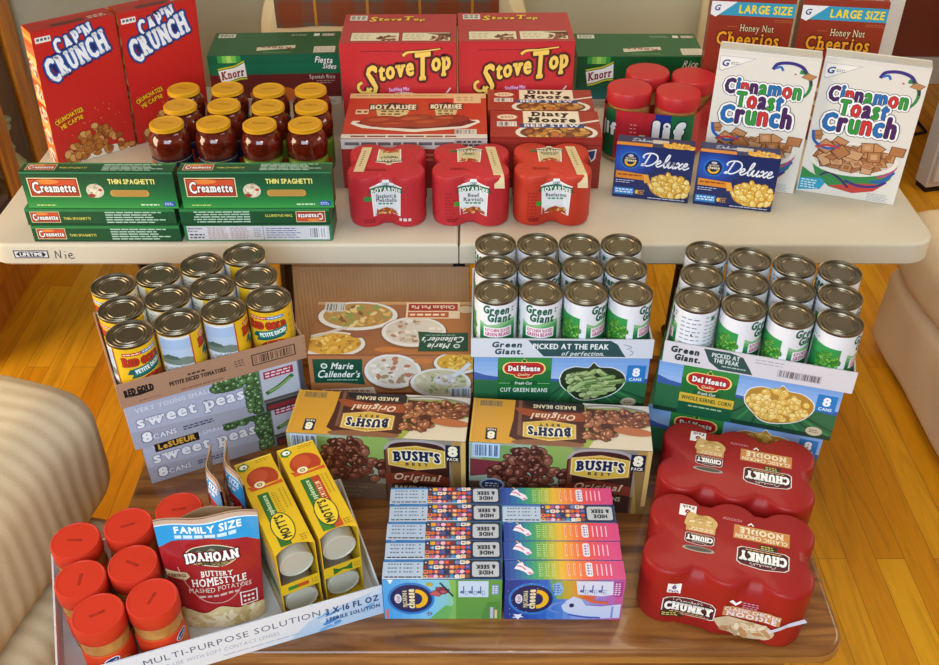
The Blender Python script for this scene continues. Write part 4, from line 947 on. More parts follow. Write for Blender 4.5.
# --- potato pouch
def art_pouch():
    a = Art(); W, H = 150, 205; a.rect(0, 0, W, H, 'a31f24'); a.rect(0, 196, W, H, 'c8a890')
    a.poly([(0, 160), (20, 168), (75, 170), (130, 160), (150, 148), (150, 197), (0, 197)], '2f9ad4'); a.rect(0, 195.5, W, 197.5, 'e4ecf2')
    a.text('FAMILY SIZE', 76, 186, 11, 'f4f8fc', .04, w=98); a.greek(26, 170, 118, 178, 1, 'cfe6f4', .7, .02)
    a.ell(76, 138, 42, 20, 'e8dcc0', 26); a.ell(76, 138, 40, 18.5, '4c4c3c', 26); a.poly([(42, 138), (58, 149), (66, 144), (76, 152), (92, 144), (108, 140), (112, 134), (42, 132)], '8a8a72'); a.scatter(inell(76, 130, 36, 9), 40, 4, 2.6, ['a08858', '7a6a44', 'b89c68'], '3a3424', bb=(40, 120, 112, 140))
    a.poly([(34, 144), (34, 126), (118, 130), (118, 148)], '8a1418'); a.text('IDAHOAN', 76, 137, 15, 'f6f4f0', .05, w=82, serif=.06, rot=3, out=[(.1, '5a0c10')])
    a.poly([(2, 118), (34, 112), (38, 104), (30, 98), (2, 104)], 'dcc89c'); a.text('4 SERVINGS', 18, 107, 6, '6a2a20', .03, w=28)
    a.text('BUTTERY', 80, 106, 9, 'f2e4d4', .03, w=50, serif=.05); a.text('HOMESTYLE', 82, 92, 13, 'f4ece0', .02, w=86, serif=.05); a.text('MASHED POTATOES', 82, 78, 8, 'ecd8c8', .0, w=100, serif=.04); a.greek(46, 62, 112, 70, 1, 'd8b0a8', .5, .02)
    a.line([(22, 124), (30, 92), (52, 60), (80, 50), (108, 62), (124, 96)], 1.4, 'd8a8a0', 5)
    a.rect(112, 36, 140, 62, 'e8d8d0'); a.rect(114, 38, 138, 60, '94161c'); a.greek(117, 49, 135, 56, 1, 'f0e0d8', .6, .05); a.greek(117, 40, 135, 47, 1, 'f0e0d8', .5)
    a.poly(catmull([(0, 30), (24, 40), (50, 34), (80, 42), (110, 34), (150, 30), (150, 0), (0, 0), (0, 30)], 5)[::-1], 'd9c490'); a.scatter(lambda x, y: y < 30, 36, 14, 5, ['e6d6aa', 'cdb478', 'efe2c0'], None, bb=(4, 2, 146, 32)); return a
# --- fruit cup cartons: long top face, front end towards the viewer
def art_fruit_top(right):
    a = Art(); W, D = 56, 206; a.rect(0, 0, W, D, 'ddb41c'); a.rect(0, D-3, W, D, 'e8cc58')
    a.ell(30, 160, 23, 24, 'b03a1c', 20); a.ell(26, 166, 14, 14, 'c04e26', 16); a.rect(6, 134, 52, 146, 'ddb41c'); a.poly([(4, 150), (30, 142), (54, 146), (54, 138), (8, 138)], 'c8541c')
    a.ell(22, 148, 8, 7, 'f0e4c0', 14); a.ell(22, 148, 4.2, 3.6, '8a6a30', 10); a.ell(22, 148, 2.2, 1.8, 'efe0b0', 8)
    a.poly([(3, 198), (14, 203), (20, 192), (10, 184), (2, 188)], '3a7a34'); a.ell(11, 194, 6, 5, 'eef0ea', 10); a.ell(12, 193, 2, 2, '60604a', 8); a.greek(30, 194, 54, 203, 2, 'a8840c', .4)
    a.rect(12, 8, 28, 128, '2f6a28'); 
    if right: a.rect(28, 60, 40, 128, 'b8401c'); a.greek(30, 66, 37, 120, 4, 'f0d0a0', .25); a.rect(10, 8, 22, 60, '3c7c30'); a.rect(28, 8, 40, 40, 'c04a1c')
    b = Art(); b.text('Applesauce', 0, 0, 7, 'dcecc0', .02, w=50); a.sub(b, 20, 98, 1, 90)
    a.greek(30, 70, 38, 112, 9, 'f0e0b0', .3) if right else a.greek(31, 76, 39, 124, 10, 'a07c14', .4)
    for i in range(2): a.greek(43+i*6, 84, 46+i*6, 128, 12, 'a07c14', .6)
    a.ell(26, 52, 16, 30, '2a3a1c', 24); a.ell(26, 52, 14.6, 28, 'e8c830', 24); b = Art(); b.text("MOTT'S", 0, 0, 12, '16281a', .04, w=46); a.sub(b, 26, 52, 1, 90)
    a.greek(42, 10, 53, 28, 4, 'a07c14', .5); return a
def art_pouch_back():
    a = Art(); a.rect(0, 0, 150, 205, '9a7a5c'); a.rect(0, 150, 150, 176, 'd8c49a'); a.rect(0, 120, 150, 138, '9c2a24'); a.rect(0, 92, 150, 112, 'd8c49a'); a.rect(20, 30, 70, 84, 'e0d6c4'); a.greek(23, 34, 67, 80, 8, '5a4a40', .3); a.rect(80, 40, 130, 80, '9c2a24'); return a
def art_fruit_side():
    a = Art(); W, H = 206, 138; a.rect(0, 0, W, H, 'c8a220'); a.rect(0, 20, W, 112, 'b7a88c'); a.greek(10, 24, 196, 108, 9, '7a6a58', .3); a.rect(8, 60, 60, 100, '8a3a24'); a.rect(100, 40, 190, 60, '3a6a30'); return a
# ================================================================== the room
TT, CTZ = .74, .475     # folding table top, oak table top
mb = MB(); mb.box(-2.6, -1.2, -.05, 2.6, 4.3, 0, M_FLOOR, 0); struct(mb.build('floor'))
mb = MB(); mb.box(-2.6, 3.0, 0, 1.22, 3.1, 2.6, M_WALL, 0); struct(mb.build('wall_back'))
mb = MB(); mb.box(1.0, 4.2, 0, 2.6, 4.3, 2.6, M_REDWALL, 0); struct(mb.build('wall_far'))
mb = MB(); mb.box(-2.7, -1.2, 0, -2.6, 4.3, 2.6, M_SIDEWALL, 0); struct(mb.build('wall_left'))
mb = MB(); mb.box(2.6, -1.2, 0, 2.7, 4.3, 2.6, M_SIDEWALL, 0); struct(mb.build('wall_right'))
mb = MB(); mb.box(-2.6, 2.98, 0, .66, 3.0, .11, M_TRIM, .003); struct(mb.build('baseboard_back'))
mb = MB(); mb.box(1.0, 4.18, 0, 2.6, 4.2, .12, M_TRIM, .003); struct(mb.build('baseboard_far'))
mb = MB(); mb.box(1.22, 2.97, 0, 1.30, 3.11, 2.15, M_TRIM, .004); mb.box(1.235, 2.962, 0, 1.25, 2.97, 2.15, M_TRIM, .002); struct(mb.build('trim_1'))
mb = MB(); mb.box(.695, 2.975, 0, .735, 3.0, 2.1, nodemat('cream_trim_paint', wall_b('cfc39c', 'd6caa4'), Roughness=.6), .004); struct(mb.build('trim_2'))

# china hutch on the left, its glazed front facing the room
t = thing('china_hutch', 'oak china hutch with glazed doors at the left edge behind red cereal boxes', 'cabinet', (-1.37, 2.96, 0))
mb = MB(); mb.box(-.4, -.80, 0, -.02, 0, .12, M_HUTCH, .004); mb.box(-.4, -.02, .12, -.02, -.0, 2.0, M_HUTCH, .003); mb.box(-.4, -.78, .12, -.38, -.02, 2.0, M_HUTCH, 0); mb.box(-.42, -.82, 2.0, .01, .02, 2.06, M_HUTCH, .006); mb.box(-.4, -.80, .12, -.02, -.78, 2.0, M_HUTCH, .003)
mb.box(-.37, -.77, .25, -.06, -.03, .265, M_HUTCH, .002); mb.box(-.37, -.77, .65, -.06, -.03, .665, M_HUTCH, .002)
mb.build('body', t)
for y0, y1, sw, s2 in ((-.80, -.282, .03, .03), (-.278, 0, .05, .09)):
    mb = MB()
    for a, b, c, d in ((y0, .13, y0+sw, 1.99), (y1-s2, .13, y1, 1.99), (y0+sw, .13, y1-s2, .19), (y0+sw, 1.92, y1-s2, 1.99)): mb.box(-.019, a, b, .002, c, d, M_HUTCH, .003)
    dr = mb.build('door', t)
    mb = MB(); mb.box(-.012, y0+sw, .19, -.008, y1-s2, 1.92, M_GLASS, 0); mb.build('pane', dr)
    mb = MB(); mb.lathe([(.001, 0), (.009, .004), (.012, .012), (.008, .02), (.001, .022)], 14, M_BLACKMETAL, axis=Matrix.Translation((.002, (y1-.015 if y0 < -.3 else y0+.015), 1.15)) @ Matrix.Rotation(R(90), 4, 'Y')); mb.build('knob', dr)
CHINA = nodemat('cream_china', wall_b('d6cf9c', 'e4dcb0'), Roughness=.25)
for i, (y, z, hh) in enumerate(((-.13, .2655, .10), (-.38, .2655, .12), (-.14, .6655, .12))):
    v = thing('vase', ['cream vase of pale flowers behind the narrow glass of the hutch, lower shelf', 'cream vase of pale flowers behind the wide left glass door of the hutch', 'cream vase of pale flowers on the upper shelf of the hutch'][i], 'vase', (-1.452, 2.96+y, z), 0, 'china in the hutch')
    mb = MB(); mb.lathe([(.03, 0), (.05, hh*.25), (.055, hh*.45), (.03, hh*.8), (.036, hh)], 20, CHINA); mb.build('vessel', v)
    mb = MB()
    for k in range(26):
        a = random.uniform(0, 2*PI); rr = random.uniform(0, .043); zz = hh+random.uniform(-.0, .12); q = random.uniform(.014, .024)
        mb.lathe([(q*.1, -q*.6), (q*.8, -q*.3), (q, q*.2), (q*.6, q*.5), (q*.1, q*.3)], 7, CHINA, (rr*math.cos(a), rr*math.sin(a), zz))
    fo = mb.build('flowers', v)
# slip-covered chair behind the table with a plaid blanket over its back
t = thing('armchair', 'cream slipcovered chair standing behind the folding table with plaid blanket over it', 'chair', (-.21, 2.72, 0))
def slab(outline, y0, y1, m, bev):
    b = MB(); b.prism(outline, y0, y1, m, bev, 4)
    b.v = [(x, z, y) for x, y, z in b.v]; b.f = [f[::-1] for f in b.f]; return b
slab(catmull([(-.37, .4), (-.375, .7), (-.365, .82), (-.31, .93), (-.2, 1.02), (0, 1.06), (.2, 1.02), (.31, .93), (.365, .82), (.375, .7), (.37, .4)], 4)[::-1], 0, .14, M_CREAM, .03).build('backrest', t)
mb = MB(); mb.box(-.38, .005, .06, .38, .235, .44, M_CREAM, .04, 4, True); mb.build('seat', t)
for x in (-.33, .33):
    for y in (.04, .2): mb = MB(); mb.box(x-.02, y-.02, 0, x+.02, y+.02, .08, M_HUTCH, .002); mb.build('leg', t)
mb = MB(); pts = [(.80, -.012), (.95, -.013), (1.06, -.006), (1.085, .05), (1.085, .1), (1.06, .155), (.9, .16)]
xs = [-.32+.61*i/24 for i in range(25)]
for off, flip in ((0, 0), (.006, 1)):
    V = []; Fq = []
    for i, x in enumerate(xs):
        drop = .10*max(0, abs(x)-.1)**1.5*2
        for j, (z, y) in enumerate(pts):
            wob = .004*math.sin(i*1.1+j)
            V.append((x, y-wob-(off if j < 4 else -off), z-drop*(1 if 0 < j < 6 else .35)+(off if 2 <= j <= 4 else 0)))
    n = len(pts)
    for i in range(24):
        for j in range(n-1): Fq.append([i*n+j, (i+1)*n+j, (i+1)*n+j+1, i*n+j+1])
    mb.add(V, Fq, M_PLAID, True)
tag(mb.build('blanket', None, (-.21, 2.72, 0)), 'plaid brown and orange blanket hanging over the back of cream chair', 'blanket')

# sofa on the right, chair with ribs imitating sun stripes on the left
def softbox(x0, y0, z0, x1, y1, z1, m, bev, seg=5, sag=0):
    b = bmesh.new(); bmesh.ops.create_cube(b, size=1)
    for v in b.verts: v.co = Vector((x0+(v.co.x+.5)*(x1-x0), y0+(v.co.y+.5)*(y1-y0), z0+(v.co.z+.5)*(z1-z0)))
    bmesh.ops.bevel(b, geom=b.edges[:], offset=bev, segments=seg, profile=.5, affect='EDGES')
    bmesh.ops.subdivide_edges(b, edges=[e for e in b.edges if e.calc_length() > .15], cuts=8, use_grid_fill=True)
    if sag:
        for v in b.verts:
            v.co += Vector((sag*math.sin(v.co.y*17+v.co.z*9), sag*math.sin(v.co.x*13+v.co.z*11), sag*math.sin(v.co.x*15+v.co.y*12)))
    return MB().bm(b, m, True)
t = thing('sofa', 'cream quilted sofa beside the right end of the folding table', 'sofa', (1.155, 1.25, 0))
softbox(0, 0, .025, .95, 1.07, .28, M_SOFA, .04, 5, .004).build('skirted_base', t)
softbox(-.02, .02, .282, .70, 1.06, .47, M_SOFA, .06, 6, .006).build('seat', t)
softbox(.72, 0, .282, 1.0, 1.07, .9, M_SOFA, .09, 6, .005).build('backrest', t)
for x, y in ((.06, .06), (.06, 1.0), (.88, .06), (.88, 1.0)): mb = MB(); mb.lathe([(.02, 0), (.026, .05)], 12, M_BLACKMETAL, (x, y, 0)); mb.build('leg', t)
t = thing('armchair', 'cream upholstered armchair at the left edge in front of folding table', 'chair', (-1.12, .95, 0), R(-11))
softbox(-.3, -.5, .30, .33, .565, .60, M_CHAIR, .085, 6, .006).build('arm', t)
softbox(-.3, -.5, .03, .35, .50, .298, M_CHAIR, .05, 5, .006).build('skirted_base', t)
softbox(-.9, -.5, .03, -.302, .40, .42, M_CHAIR, .07, 5, .006).build('seat', t)
# white cabinet end by the doorway, black cord on the floor behind it
p1, p2 = at(913, 184, 0), at(931, 199, 0); dv = (p2-p1); 
t = thing('cabinet', 'tall white cabinet standing on the floor behind the sofa', 'cabinet', (p1.x, p1.y, 0), math.atan2(dv.y, dv.x))
mb = MB(); L = .07; mb.box(0, .0, .02, L, .4, 1.1, M_TRIM, .004); mb.box(.004, .006, 0, L-.004, .39, .02, M_BLACKMETAL, 0); mb.build('carcass', t)
mb = MB(); mb.box(L+.002, .01, .05, L+.018, .39, 1.08, M_TRIM, .003); mb.build('door', t)
mb = MB(); mb.tube(catmull([at(902, 137, .006), at(914, 132, .006), at(912, 118, .006), at(925, 128, .006), at(934, 140, .006)], 8) if 0 else [at(900, 104, .006), at(910, 112, .006), at(918, 122, .006), at(926, 132, .006), at(916, 134, .006), at(902, 134, .006)], .006, M_BLACKMETAL)
tag(mb.build('power_cord'), 'black cord lying on the floor behind the right cereal box', 'cord')

# ================================================================== tables
t = thing('folding_table', 'white plastic folding table covered with boxed and canned food', 'table', (-.021, 1.667, 0))
HW = .9435
def half(sgn):
    o = rrect(.0012, 0, HW, .765, .055, 8)
    o = [p for p in o if p[0] > .06] ; o = [(.0012, 0)]+[p for p in o if p[1] < .3]+[p for p in o if p[1] >= .3]+[(.0012, .765)]
    if sgn < 0: o = [(-x, y) for x, y in o][::-1]
    b = MB(); b.prism(o, .689, TT, M_HDPE, .007, 4); return b
for sg in (-1, 1):
    h = half(sg).build('tabletop_half', t)
mb = MB(); mb.box(-.0012, .004, .694, .0012, .76, .728, mat('2a2a28', 'matte'), 0); mb.box(-.012, .002, .686, .012, .03, .694, M_BLACKMETAL, .001); mb.build('hinge', t)
a = Art(); a.rect(0, 0, 31, 9, '20202a'); a.rect(1, 1, 30, 8, 'd8d8de'); a.poly([(2, 4.5), (5, 1.6), (26, 1.6), (29, 4.5), (26, 7.4), (5, 7.4)], '20202a'); a.text('LIFETIME', 15.5, 4.5, 4, 'f0f0f4', .03, w=20)
mb = MB(); a.put(mb, lambda x, y, z: (-.877+x*.0022, -.0002-z, .708+y*.0020), 'paper'); mb.build('maker_plate', t)
a = Art(); K = '3a3a48'
for st in ([(0, 0), (.6, 7)], [(.6, 7), (4, .5)], [(4, .5), (5, 7.4)], [(8, 0), (8.3, 4)], [(8.2, 6), (8.5, 6.6)], [(11, 2.4), (14, 3.2), (13.4, 4.8), (11.4, 4), (11, 1.4), (13, .2), (15.4, .8)]): a.line(st, .7, K, 4 if len(st) > 2 else 0)
mb = MB(); a.put(mb, lambda x, y, z: (-.796+x*.0024, -.0002-z, .707+y*.0026), 'paper'); mb.build('handwriting', t)
for x in (-.62, .62):
    mb = MB()
    for y in (.1, .66): mb.tube([(x, y, .69), (x+(.02 if x < 0 else -.02), y, .012)], .014, M_BLACKMETAL, 12)
    mb.tube([(x, .1, .3), (x, .66, .3)], .011, M_BLACKMETAL, 10); mb.tube([(x+(.02 if x < 0 else -.02), .06, .014), (x+(.02 if x < 0 else -.02), .70, .014)], .014, M_BLACKMETAL, 12); lg = mb.build('leg_frame', t)
    mb = MB(); s = 1 if x < 0 else -1; mb.tube([(x+s*.005, .38, .36), (x+s*.30, .38, .688)], .012, M_BLACKMETAL, 10); mb.build('brace', t)
mb = MB(); mb.tube([(-.355, .06, .688), (-.40, .20, .30)], .013, M_BLACKMETAL, 10); mb.build('brace', t)
mb = MB(); mb.tube([(-.66, .06, .688), (-.615, .20, .30)], .013, M_BLACKMETAL, 10); mb.build('brace', t)

t = thing('coffee_table', 'low oak table in front holding boxes, cans and trays of food', 'table', (-.0175, .922, 0))
mb = MB(); o = rrect(-.585, 0, .594, .735, .045, 8); mb.prism(o, CTZ-.028, CTZ, M_OAK, .008, 4)
mb.build('tabletop', t)
mb = MB(); mb.prism(inset(rrect(-.587, -.002, .596, .737, .046, 8), .000), CTZ-.024, CTZ-.009, M_OAKEDGE); mb.build('edge_band', t)
mb = MB()
for a_ in ((-.53, .05, .53, .07), (-.53, .65, .53, .67), (-.53, .07, -.51, .65), (.51, .07, .53, .65)): mb.box(a_[0], a_[1], CTZ-.12, a_[2], a_[3], CTZ-.0285, M_OAK, .002)
mb.build('apron', t)
for x in (-.5, .5):
    for y in (.09, .63): mb = MB(); mb.lathe([(.018, 0), (.03, .12), (.022, .2), (.034, .34), (.034, .354)], 18, M_OAK, (x, y, 0)); mb.build('leg', t)
mb = MB(); mb.box(-.205, 0, 0, .205, .3, .534, M_CORR, .002); mb.box(-.205, -.004, .5335, .205, .12, .537, M_CORR, 0)
tag(mb.build('cardboard_box', None, (-.205, 1.90, 0)), 'plain brown corrugated cardboard box on the floor under the folding table', 'box')

# ================================================================== back row on the folding table
# cereal
def flap(c, m):
    def f(mb): pass
    return f
def cereal(name, label, w, d, h, base, arts, loc, rz, group, topc, lean=0, skew=0):
    r = thing(name, label, 'cereal box', loc, rz, group)
    if lean: r.rotation_euler = (lean, 0, rz)
    carton_mesh(w, d, h-.002, base, arts, 'card', .001).build('carton', r)
    mb = MB(); mb.box(-w/2+.0012, .0012, h-.0018, w/2-.0012, d*.72, h-.0002, mat(topc, 'card'), .0003)
    a = Art(); a.rect(w*250, 4, w*650, d*330, '5a1a14' if topc == 'a82420' else 'b6bcc0'); a.greek(w*700, 6, w*940, d*400, 2, 'd8c8b8', .5)
    a.put(mb, lambda x, y, z: (-w/2+x*.001, y*.001, h-.0002+z), 'card', clip=(3, 2, w*1000-3, d*700)); mb.build('top_flap', r)
    if skew:
        for ch in r.children:
            for v_ in ch.data.vertices: v_.co.x += skew*v_.co.z
    return r
def front_from(px, py, z, w, rz):    # origin (front bottom middle) of a box whose front top left corner shows at a pixel
    p = at(px, py, z); return (p.x+w/2*math.cos(rz), p.y+w/2*math.sin(rz), TT+.0005)
cap_a = {'front': art_captain(), 'left': art_captain_side()}
rz = R(37); l = front_from(23, 34, TT+.302, .178, rz)
c1 = cereal('cereal_box', 'leftmost tall red cereal box, its orange side panel showing', .178, .06, .302, 'b8241e', cap_a, l, rz, 'red cereal boxes', 'a82420', skew=.045)
rz = R(36); l = (l[0]+.1835*math.cos(R(37)), l[1]+.1835*math.sin(R(37)), l[2])
c2 = dup(c1, l, rz, 'tall red cereal box directly behind the jars of red sauce', 'red cereal boxes')
cin = {'front': art_cinnamon()}
rz = R(-19.5); c1 = cereal('cereal_box', 'white cinnamon cereal box standing rightmost on the table corner', .196, .045, .298, 'e4ded6', cin, front_from(826, 55, TT+.298, .196, rz), rz, 'white cinnamon cereal boxes', 'c4c2bc')
rz = R(-16); c2 = dup(c1, front_from(720, 48, TT+.298, .196, rz), rz, 'white cinnamon cereal box partly hidden by the blue macaroni boxes', 'white cinnamon cereal boxes')
hon = {'front': art_honey()}
rz = R(-8); c1 = cereal('cereal_box', 'brown red honey cereal box with blue banner, left one of the two behind', .178, .06, .325, '8e2b12', hon, (.614, 2.15, TT+.0005), rz, 'brown red honey cereal boxes', '8e2b12')
c2 = dup(c1, (.804, 2.122, TT+.0005), R(-9), 'brown red honey cereal box with blue banner, right one nearest the doorway', 'brown red honey cereal boxes')

# stuffing, rice
st = {'front': art_stuffing(), 'top': art_stuffing_top()}
s1 = carton('stuffing_case', 'red stuffing box with yellow script directly behind the orange ravioli case', 'box', .258, .185, .225, 'b3262f', st, (-.158, 2.135, TT+.0005), R(.5), 'red stuffing boxes')
copy1(s1, (.1045, 2.145, TT+.0005), R(1), 'red stuffing box with yellow script directly behind the beef stew cases', 'red stuffing boxes')
carton('rice_mix_case', 'green and dark red rice mix box behind the jars of red sauce', 'box', .313, .15, .13, '0b5a40', {'front': art_rice(1), 'top': art_rice_top(1)}, (-.471, 2.31, TT+.0005), R(3), 'green rice mix boxes')
carton('rice_mix_case', 'green and teal rice mix box behind the peanut butter jars', 'box', .304, .15, .13, '0c5228', {'front': art_rice(0), 'top': art_rice_top(0)}, (.410, 2.30, TT+.0005), R(0), 'green rice mix boxes')

# jars of sauce
def lidded(prof, n, m): return MB().lathe(prof, n, m)
def make_sauce(green, label):
    t = thing('sauce_jar', label, 'jar', (0, 0, 0), 0, 'jars of red pasta sauce')
    mb = MB(); mb.lathe([(.030, 0), (.038, .003), (.0405, .01), (.0405, .085), (.0423, .092), (.0430, .101), (.0426, .110), (.0405, .120), (.036, .129), (.031, .134), (.031, .139)], 32, M_SAUCE); mb.build('glass_jar', t)
    label_mesh(.0409, .016, .066, '6a8a2c' if green else '161c44', art_sauce_label(green)).build('label', t)
    GO = mat('d49a14', 'lid'); G2 = mat('a87410', 'lid')
    mb = MB(); mb.lathe([(.0335, .1395), (.0350, .1395), (.0350, .1415), (.0345, .1422), (.0345, .1474), (.0325, .149), (.029, .149), (.028, .1478), (.001, .1485)], 36, GO)
    a = Art(); a.greek(-14, -3, 14, 4, 2, 'a87410', .5, .1); a.put(mb, lambda x, y, z: (x*.001, y*.001, .1487+z*.5), 'lid'); mb.build('lid', t); return t
J = [[(166.6, 122), (213.3, 121.5), (259.6, 122.6), (305, 122.6)], [(179.5, 104.6), (223.5, 104), (267.5, 105.7), (311, 105)], [(183, 89), (227, 88), (268.6, 89), (310.5, 89)]]
rown = ['front', 'middle', 'back']; coln = ['leftmost', 'second from left', 'third from left', 'rightmost']
JP = [[at(J[i][j][0], J[i][j][1], TT+.149) for j in range(4)] for i in range(3)]
fl_ = [p for r0 in JP for p in r0]
for _ in range(80):
    for i in range(12):
        for j in range(i):
            d = fl_[i]-fl_[j]
            if d.length < .0872: m = d.normalized()*(.0872-d.length)/2; fl_[i] += m; fl_[j] -= m
proto = {}
for r_ in range(3):
    for c_ in range(4):
        g = c_ >= 2; p = JP[r_][c_]
        lab = 'gold lidded jar of red sauce, %s in the %s row of jars' % (coln[c_], rown[r_])
        loc = (p.x, p.y, TT+.0005); rz = R(random.uniform(-25, 20)) if r_ else R([-12, 14, -6, 10][c_])
        if g not in proto: proto[g] = make_sauce(g, lab); proto[g].location = loc; proto[g].rotation_euler = (0, 0, rz)
        else: dup(proto[g], loc, rz, lab)

# spaghetti cartons: two stacks, each with one on edge on top of two lying flat
sp_f, sp_s, sp_r, sp_n = art_spag_front(), art_spag_side(), art_spag_side(True), art_spag_facts()
def spag(arts, d, h, x, y, z, label, rz=0): return carton('spaghetti_box', label, 'box', .289, d, h, '14502e', arts, (x, y, z), rz, 'green boxes of spaghetti')
XL, XR = -.709, -.4125; Y0 = 1.676
spag({'front': sp_s, 'top': sp_f}, .078, .036, XL, Y0, TT+.0005, 'green spaghetti box lying flat, bottom of the left stack')
spag({'front': sp_s, 'top': sp_f}, .078, .036, XL-.003, Y0+.001, TT+.0375, 'green spaghetti box lying flat, middle of the left stack')
spag({'front': sp_f, 'top': sp_s}, .036, .078, XL+.007, Y0+.002, TT+.0745, 'green spaghetti box on edge, top of the left stack', R(-.5))
spag({'front': sp_n, 'top': sp_f}, .078, .036, XR, Y0+.003, TT+.0005, 'spaghetti box showing white nutrition panel, bottom of the right stack', R(.4))
spag({'front': sp_r, 'top': sp_f}, .078, .036, XR-.002, Y0+.002, TT+.0375, 'green spaghetti box with upside down lettering, middle of the right stack', R(.6))
spag({'front': sp_f, 'top': sp_s}, .036, .078, XR+.008, Y0+.003, TT+.0745, 'green spaghetti box on edge, top of the right stack', R(.4))

# shrink-wrapped packs
def lobes(nx, ny, r, dent, ins=0, k=24):
    P = []
    rr = r-ins; m = r*(1-dent)-ins
    def side(n, horiz):
        out = []
        for g in range(n-1):
            for i in range(k):
                u = -1+2*(i+.5)/k; c = 0 if u < 0 else 1
                dx = (u+1)*r if u < 0 else (1-u)*r
                d = math.sqrt(max(0, rr*rr-dx*dx)) if dx < rr else 0
                out.append((-(n-1)*r+g*2*r+(u+1)*r, max(d, m)))
        return out
    cx, cy = (nx-1)*r, (ny-1)*r
    for qx, qy, a0, sd, nrm in ((-1, -1, 180, 'b', 0), (1, -1, 270, 'r', 0), (1, 1, 0, 't', 0), (-1, 1, 90, 'l', 0)):
        for i in range(19):
            a = R(a0+90*i/18); P.append((qx*cx+rr*math.cos(a), qy*cy+rr*math.sin(a)))
        if sd == 'b': P += [(x, -cy-d) for x, d in side(nx, 1)]
        elif sd == 'r': P += [(cx+d, y) for y, d in side(ny, 0)]
        elif sd == 't': P += [(-x, cy+d) for x, d in side(nx, 1)]
        else: P += [(-cx-d, -y) for y, d in side(ny, 0)]
    return P
DZ = [(0, .45), (.012, .25), (.05, .10), (.085, .13), (.1, .22), (.106, .32), (.110, .40), (.112, .46)]
DF = [(0, .12), (.05, .05), (.085, .07), (.1, .12), (.112, .26), (.118, .38), (.122, .46)]
def dent_flat(z): return dent_lobed(z, DF)
def dent_lobed(z, DZ=DZ):
    for (a, da), (b, db) in zip(DZ, DZ[1:]):
        if z <= b: return da+(db-da)*max(0, (z-a))/(b-a)
    return DZ[-1][1]
def wrap_mesh(nx, ny, r, h, col, front, top, flat=0):
    mb = MB(); rings = []
    dent_at = dent_flat if flat else dent_lobed
    for z, ins in ((0, .006), (.003, .002), (.012, 0), (.05, 0), (.085, 0), (.1, 0))+(((.112, 0),) if flat else ())+((h-.006 if not flat else .1175, .0005), (h-.002, .002), (h, .006)):
        rings.append([(x, y, z) for x, y in lobes(nx, ny, r, dent_at(z), ins)])
    mb.loft(rings, mat(col, 'film'))
    def ff(x, y, z):
        X = x*.001; Zh = y*.001; xc = min(((-(nx-1)*r+2*r*i) for i in range(nx)), key=lambda c: abs(c-X))
        d = math.sqrt(max(0, r*r-(X-xc)**2)); d = max(d, r*(1-dent_at(Zh)))
        return (X, -(ny-1)*r-d-z-.0006, Zh)
    if front: front.put(mb, ff, 'film', clip=(-nx*r*1000+3, 4, nx*r*1000-3, h*1000-8), maxlen=2.6, step=.03)
    if top: top.put(mb, lambda x, y, z: (x*.001, y*.001, h+z), 'film')
    return mb
def pack4(x, y, lines, col, label, strip, rz, tr):
    t = thing('canned_pasta_pack', label, 'cans', (x, y, TT+.0005), rz, 'shrink wrapped packs of canned pasta')
    f = Art(); f.rect(-44, 62, -28, 72, '2f8a3c') if strip < 0 else f.rect(-58+26, 48, -14, 58, '3c9a34')
    crest(f, 0 if strip < 0 else 6, 62, 1.12, lines, 'dfe0e4')
    f.greek(-46, 12, -20, 22, 2, '7a1018', .5); f.greek(24, 16, 50, 24, 1, 'e0c8c8', .8, .1) if strip < 0 else f.greek(-50, 14, -30, 80, 9, 'a01820', .3)
    tp = Art(); tp.rect(-44, 30, -26, 40, '4a6a28') if strip > 0 else None
    crest(tp, 4 if strip < 0 else -4, 18, .95, lines[:1], 'd0bf94', tr, '6a5a30', food=True); tp.greek(-40, -46, 0, -36, 2, '7a1810', .5)
    wrap_mesh(2, 2, .0385, .112, col, f, tp).build('shrink_wrap', t)
    mb = MB(); cc = mat('d9c396', 'paper'); x0 = -.058 if strip < 0 else .036; q = [(-.066 if strip > 0 else -.04, .1126), (.05, .1126)]
    ang = R(-6 if strip < 0 else 8)
    rows = [(.055, .1128), (.0, .1129), (-.05, .1128)]+([(-.062, .1126), (-.0705, .108), (-.0755, .099), (-.0782, .09)] if strip > 0 else [])
    for off in (0,):
        V = []
        for yy, zz in rows:
            sx = (-yy)*math.tan(ang)
            V += [(x0+sx, yy, zz), (x0+.02+sx, yy, zz)]
        mb.add(V, [[2*i, 2*i+2, 2*i+3, 2*i+1] for i in range(len(rows)-1)], cc)
        V2 = [(a_, b_-.0004, c_+.0004) for a_, b_, c_ in V]; mb.add(V2, [[2*i, 2*i+1, 2*i+3, 2*i+2][::-1] for i in range(len(rows)-1)], cc)
    g = Art(); g.greek(2, -30, 10, 40, 8, '6a5a3a', .3); g.put(mb, lambda x, y, z: (x0+.005+x*.0009-(y*.001)*math.tan(ang), y*.001, .1136+z), 'paper')
    mb.build('carry_strip', t); return t
pack4(-.165, 1.803, ['Spaghetti &', 'Meatballs'], 'bb2a33', 'red shrink wrapped pack of four pasta cans, leftmost of the three', -1, R(1), 180)
pack4(.003, 1.806, ['Beef', 'Ravioli'], 'bd2c34', 'red shrink wrapped pack of four ravioli cans, middle of the three', 1, R(-1), 0)
pack4(.1655, 1.808, ['Beefaroni'], 'c23a26', 'orange red shrink wrapped pack of four pasta cans, rightmost of the three', 1, R(-1), 0)
carton('canned_pasta_case', 'orange red ravioli case with plate picture on top, behind the wrapped packs', 'box', .304, .228, .115, 'a8281a', {'top': art_pasta_top(), 'front': art_pasta_front()}, (-.115, 1.892, TT+.0005), R(0))
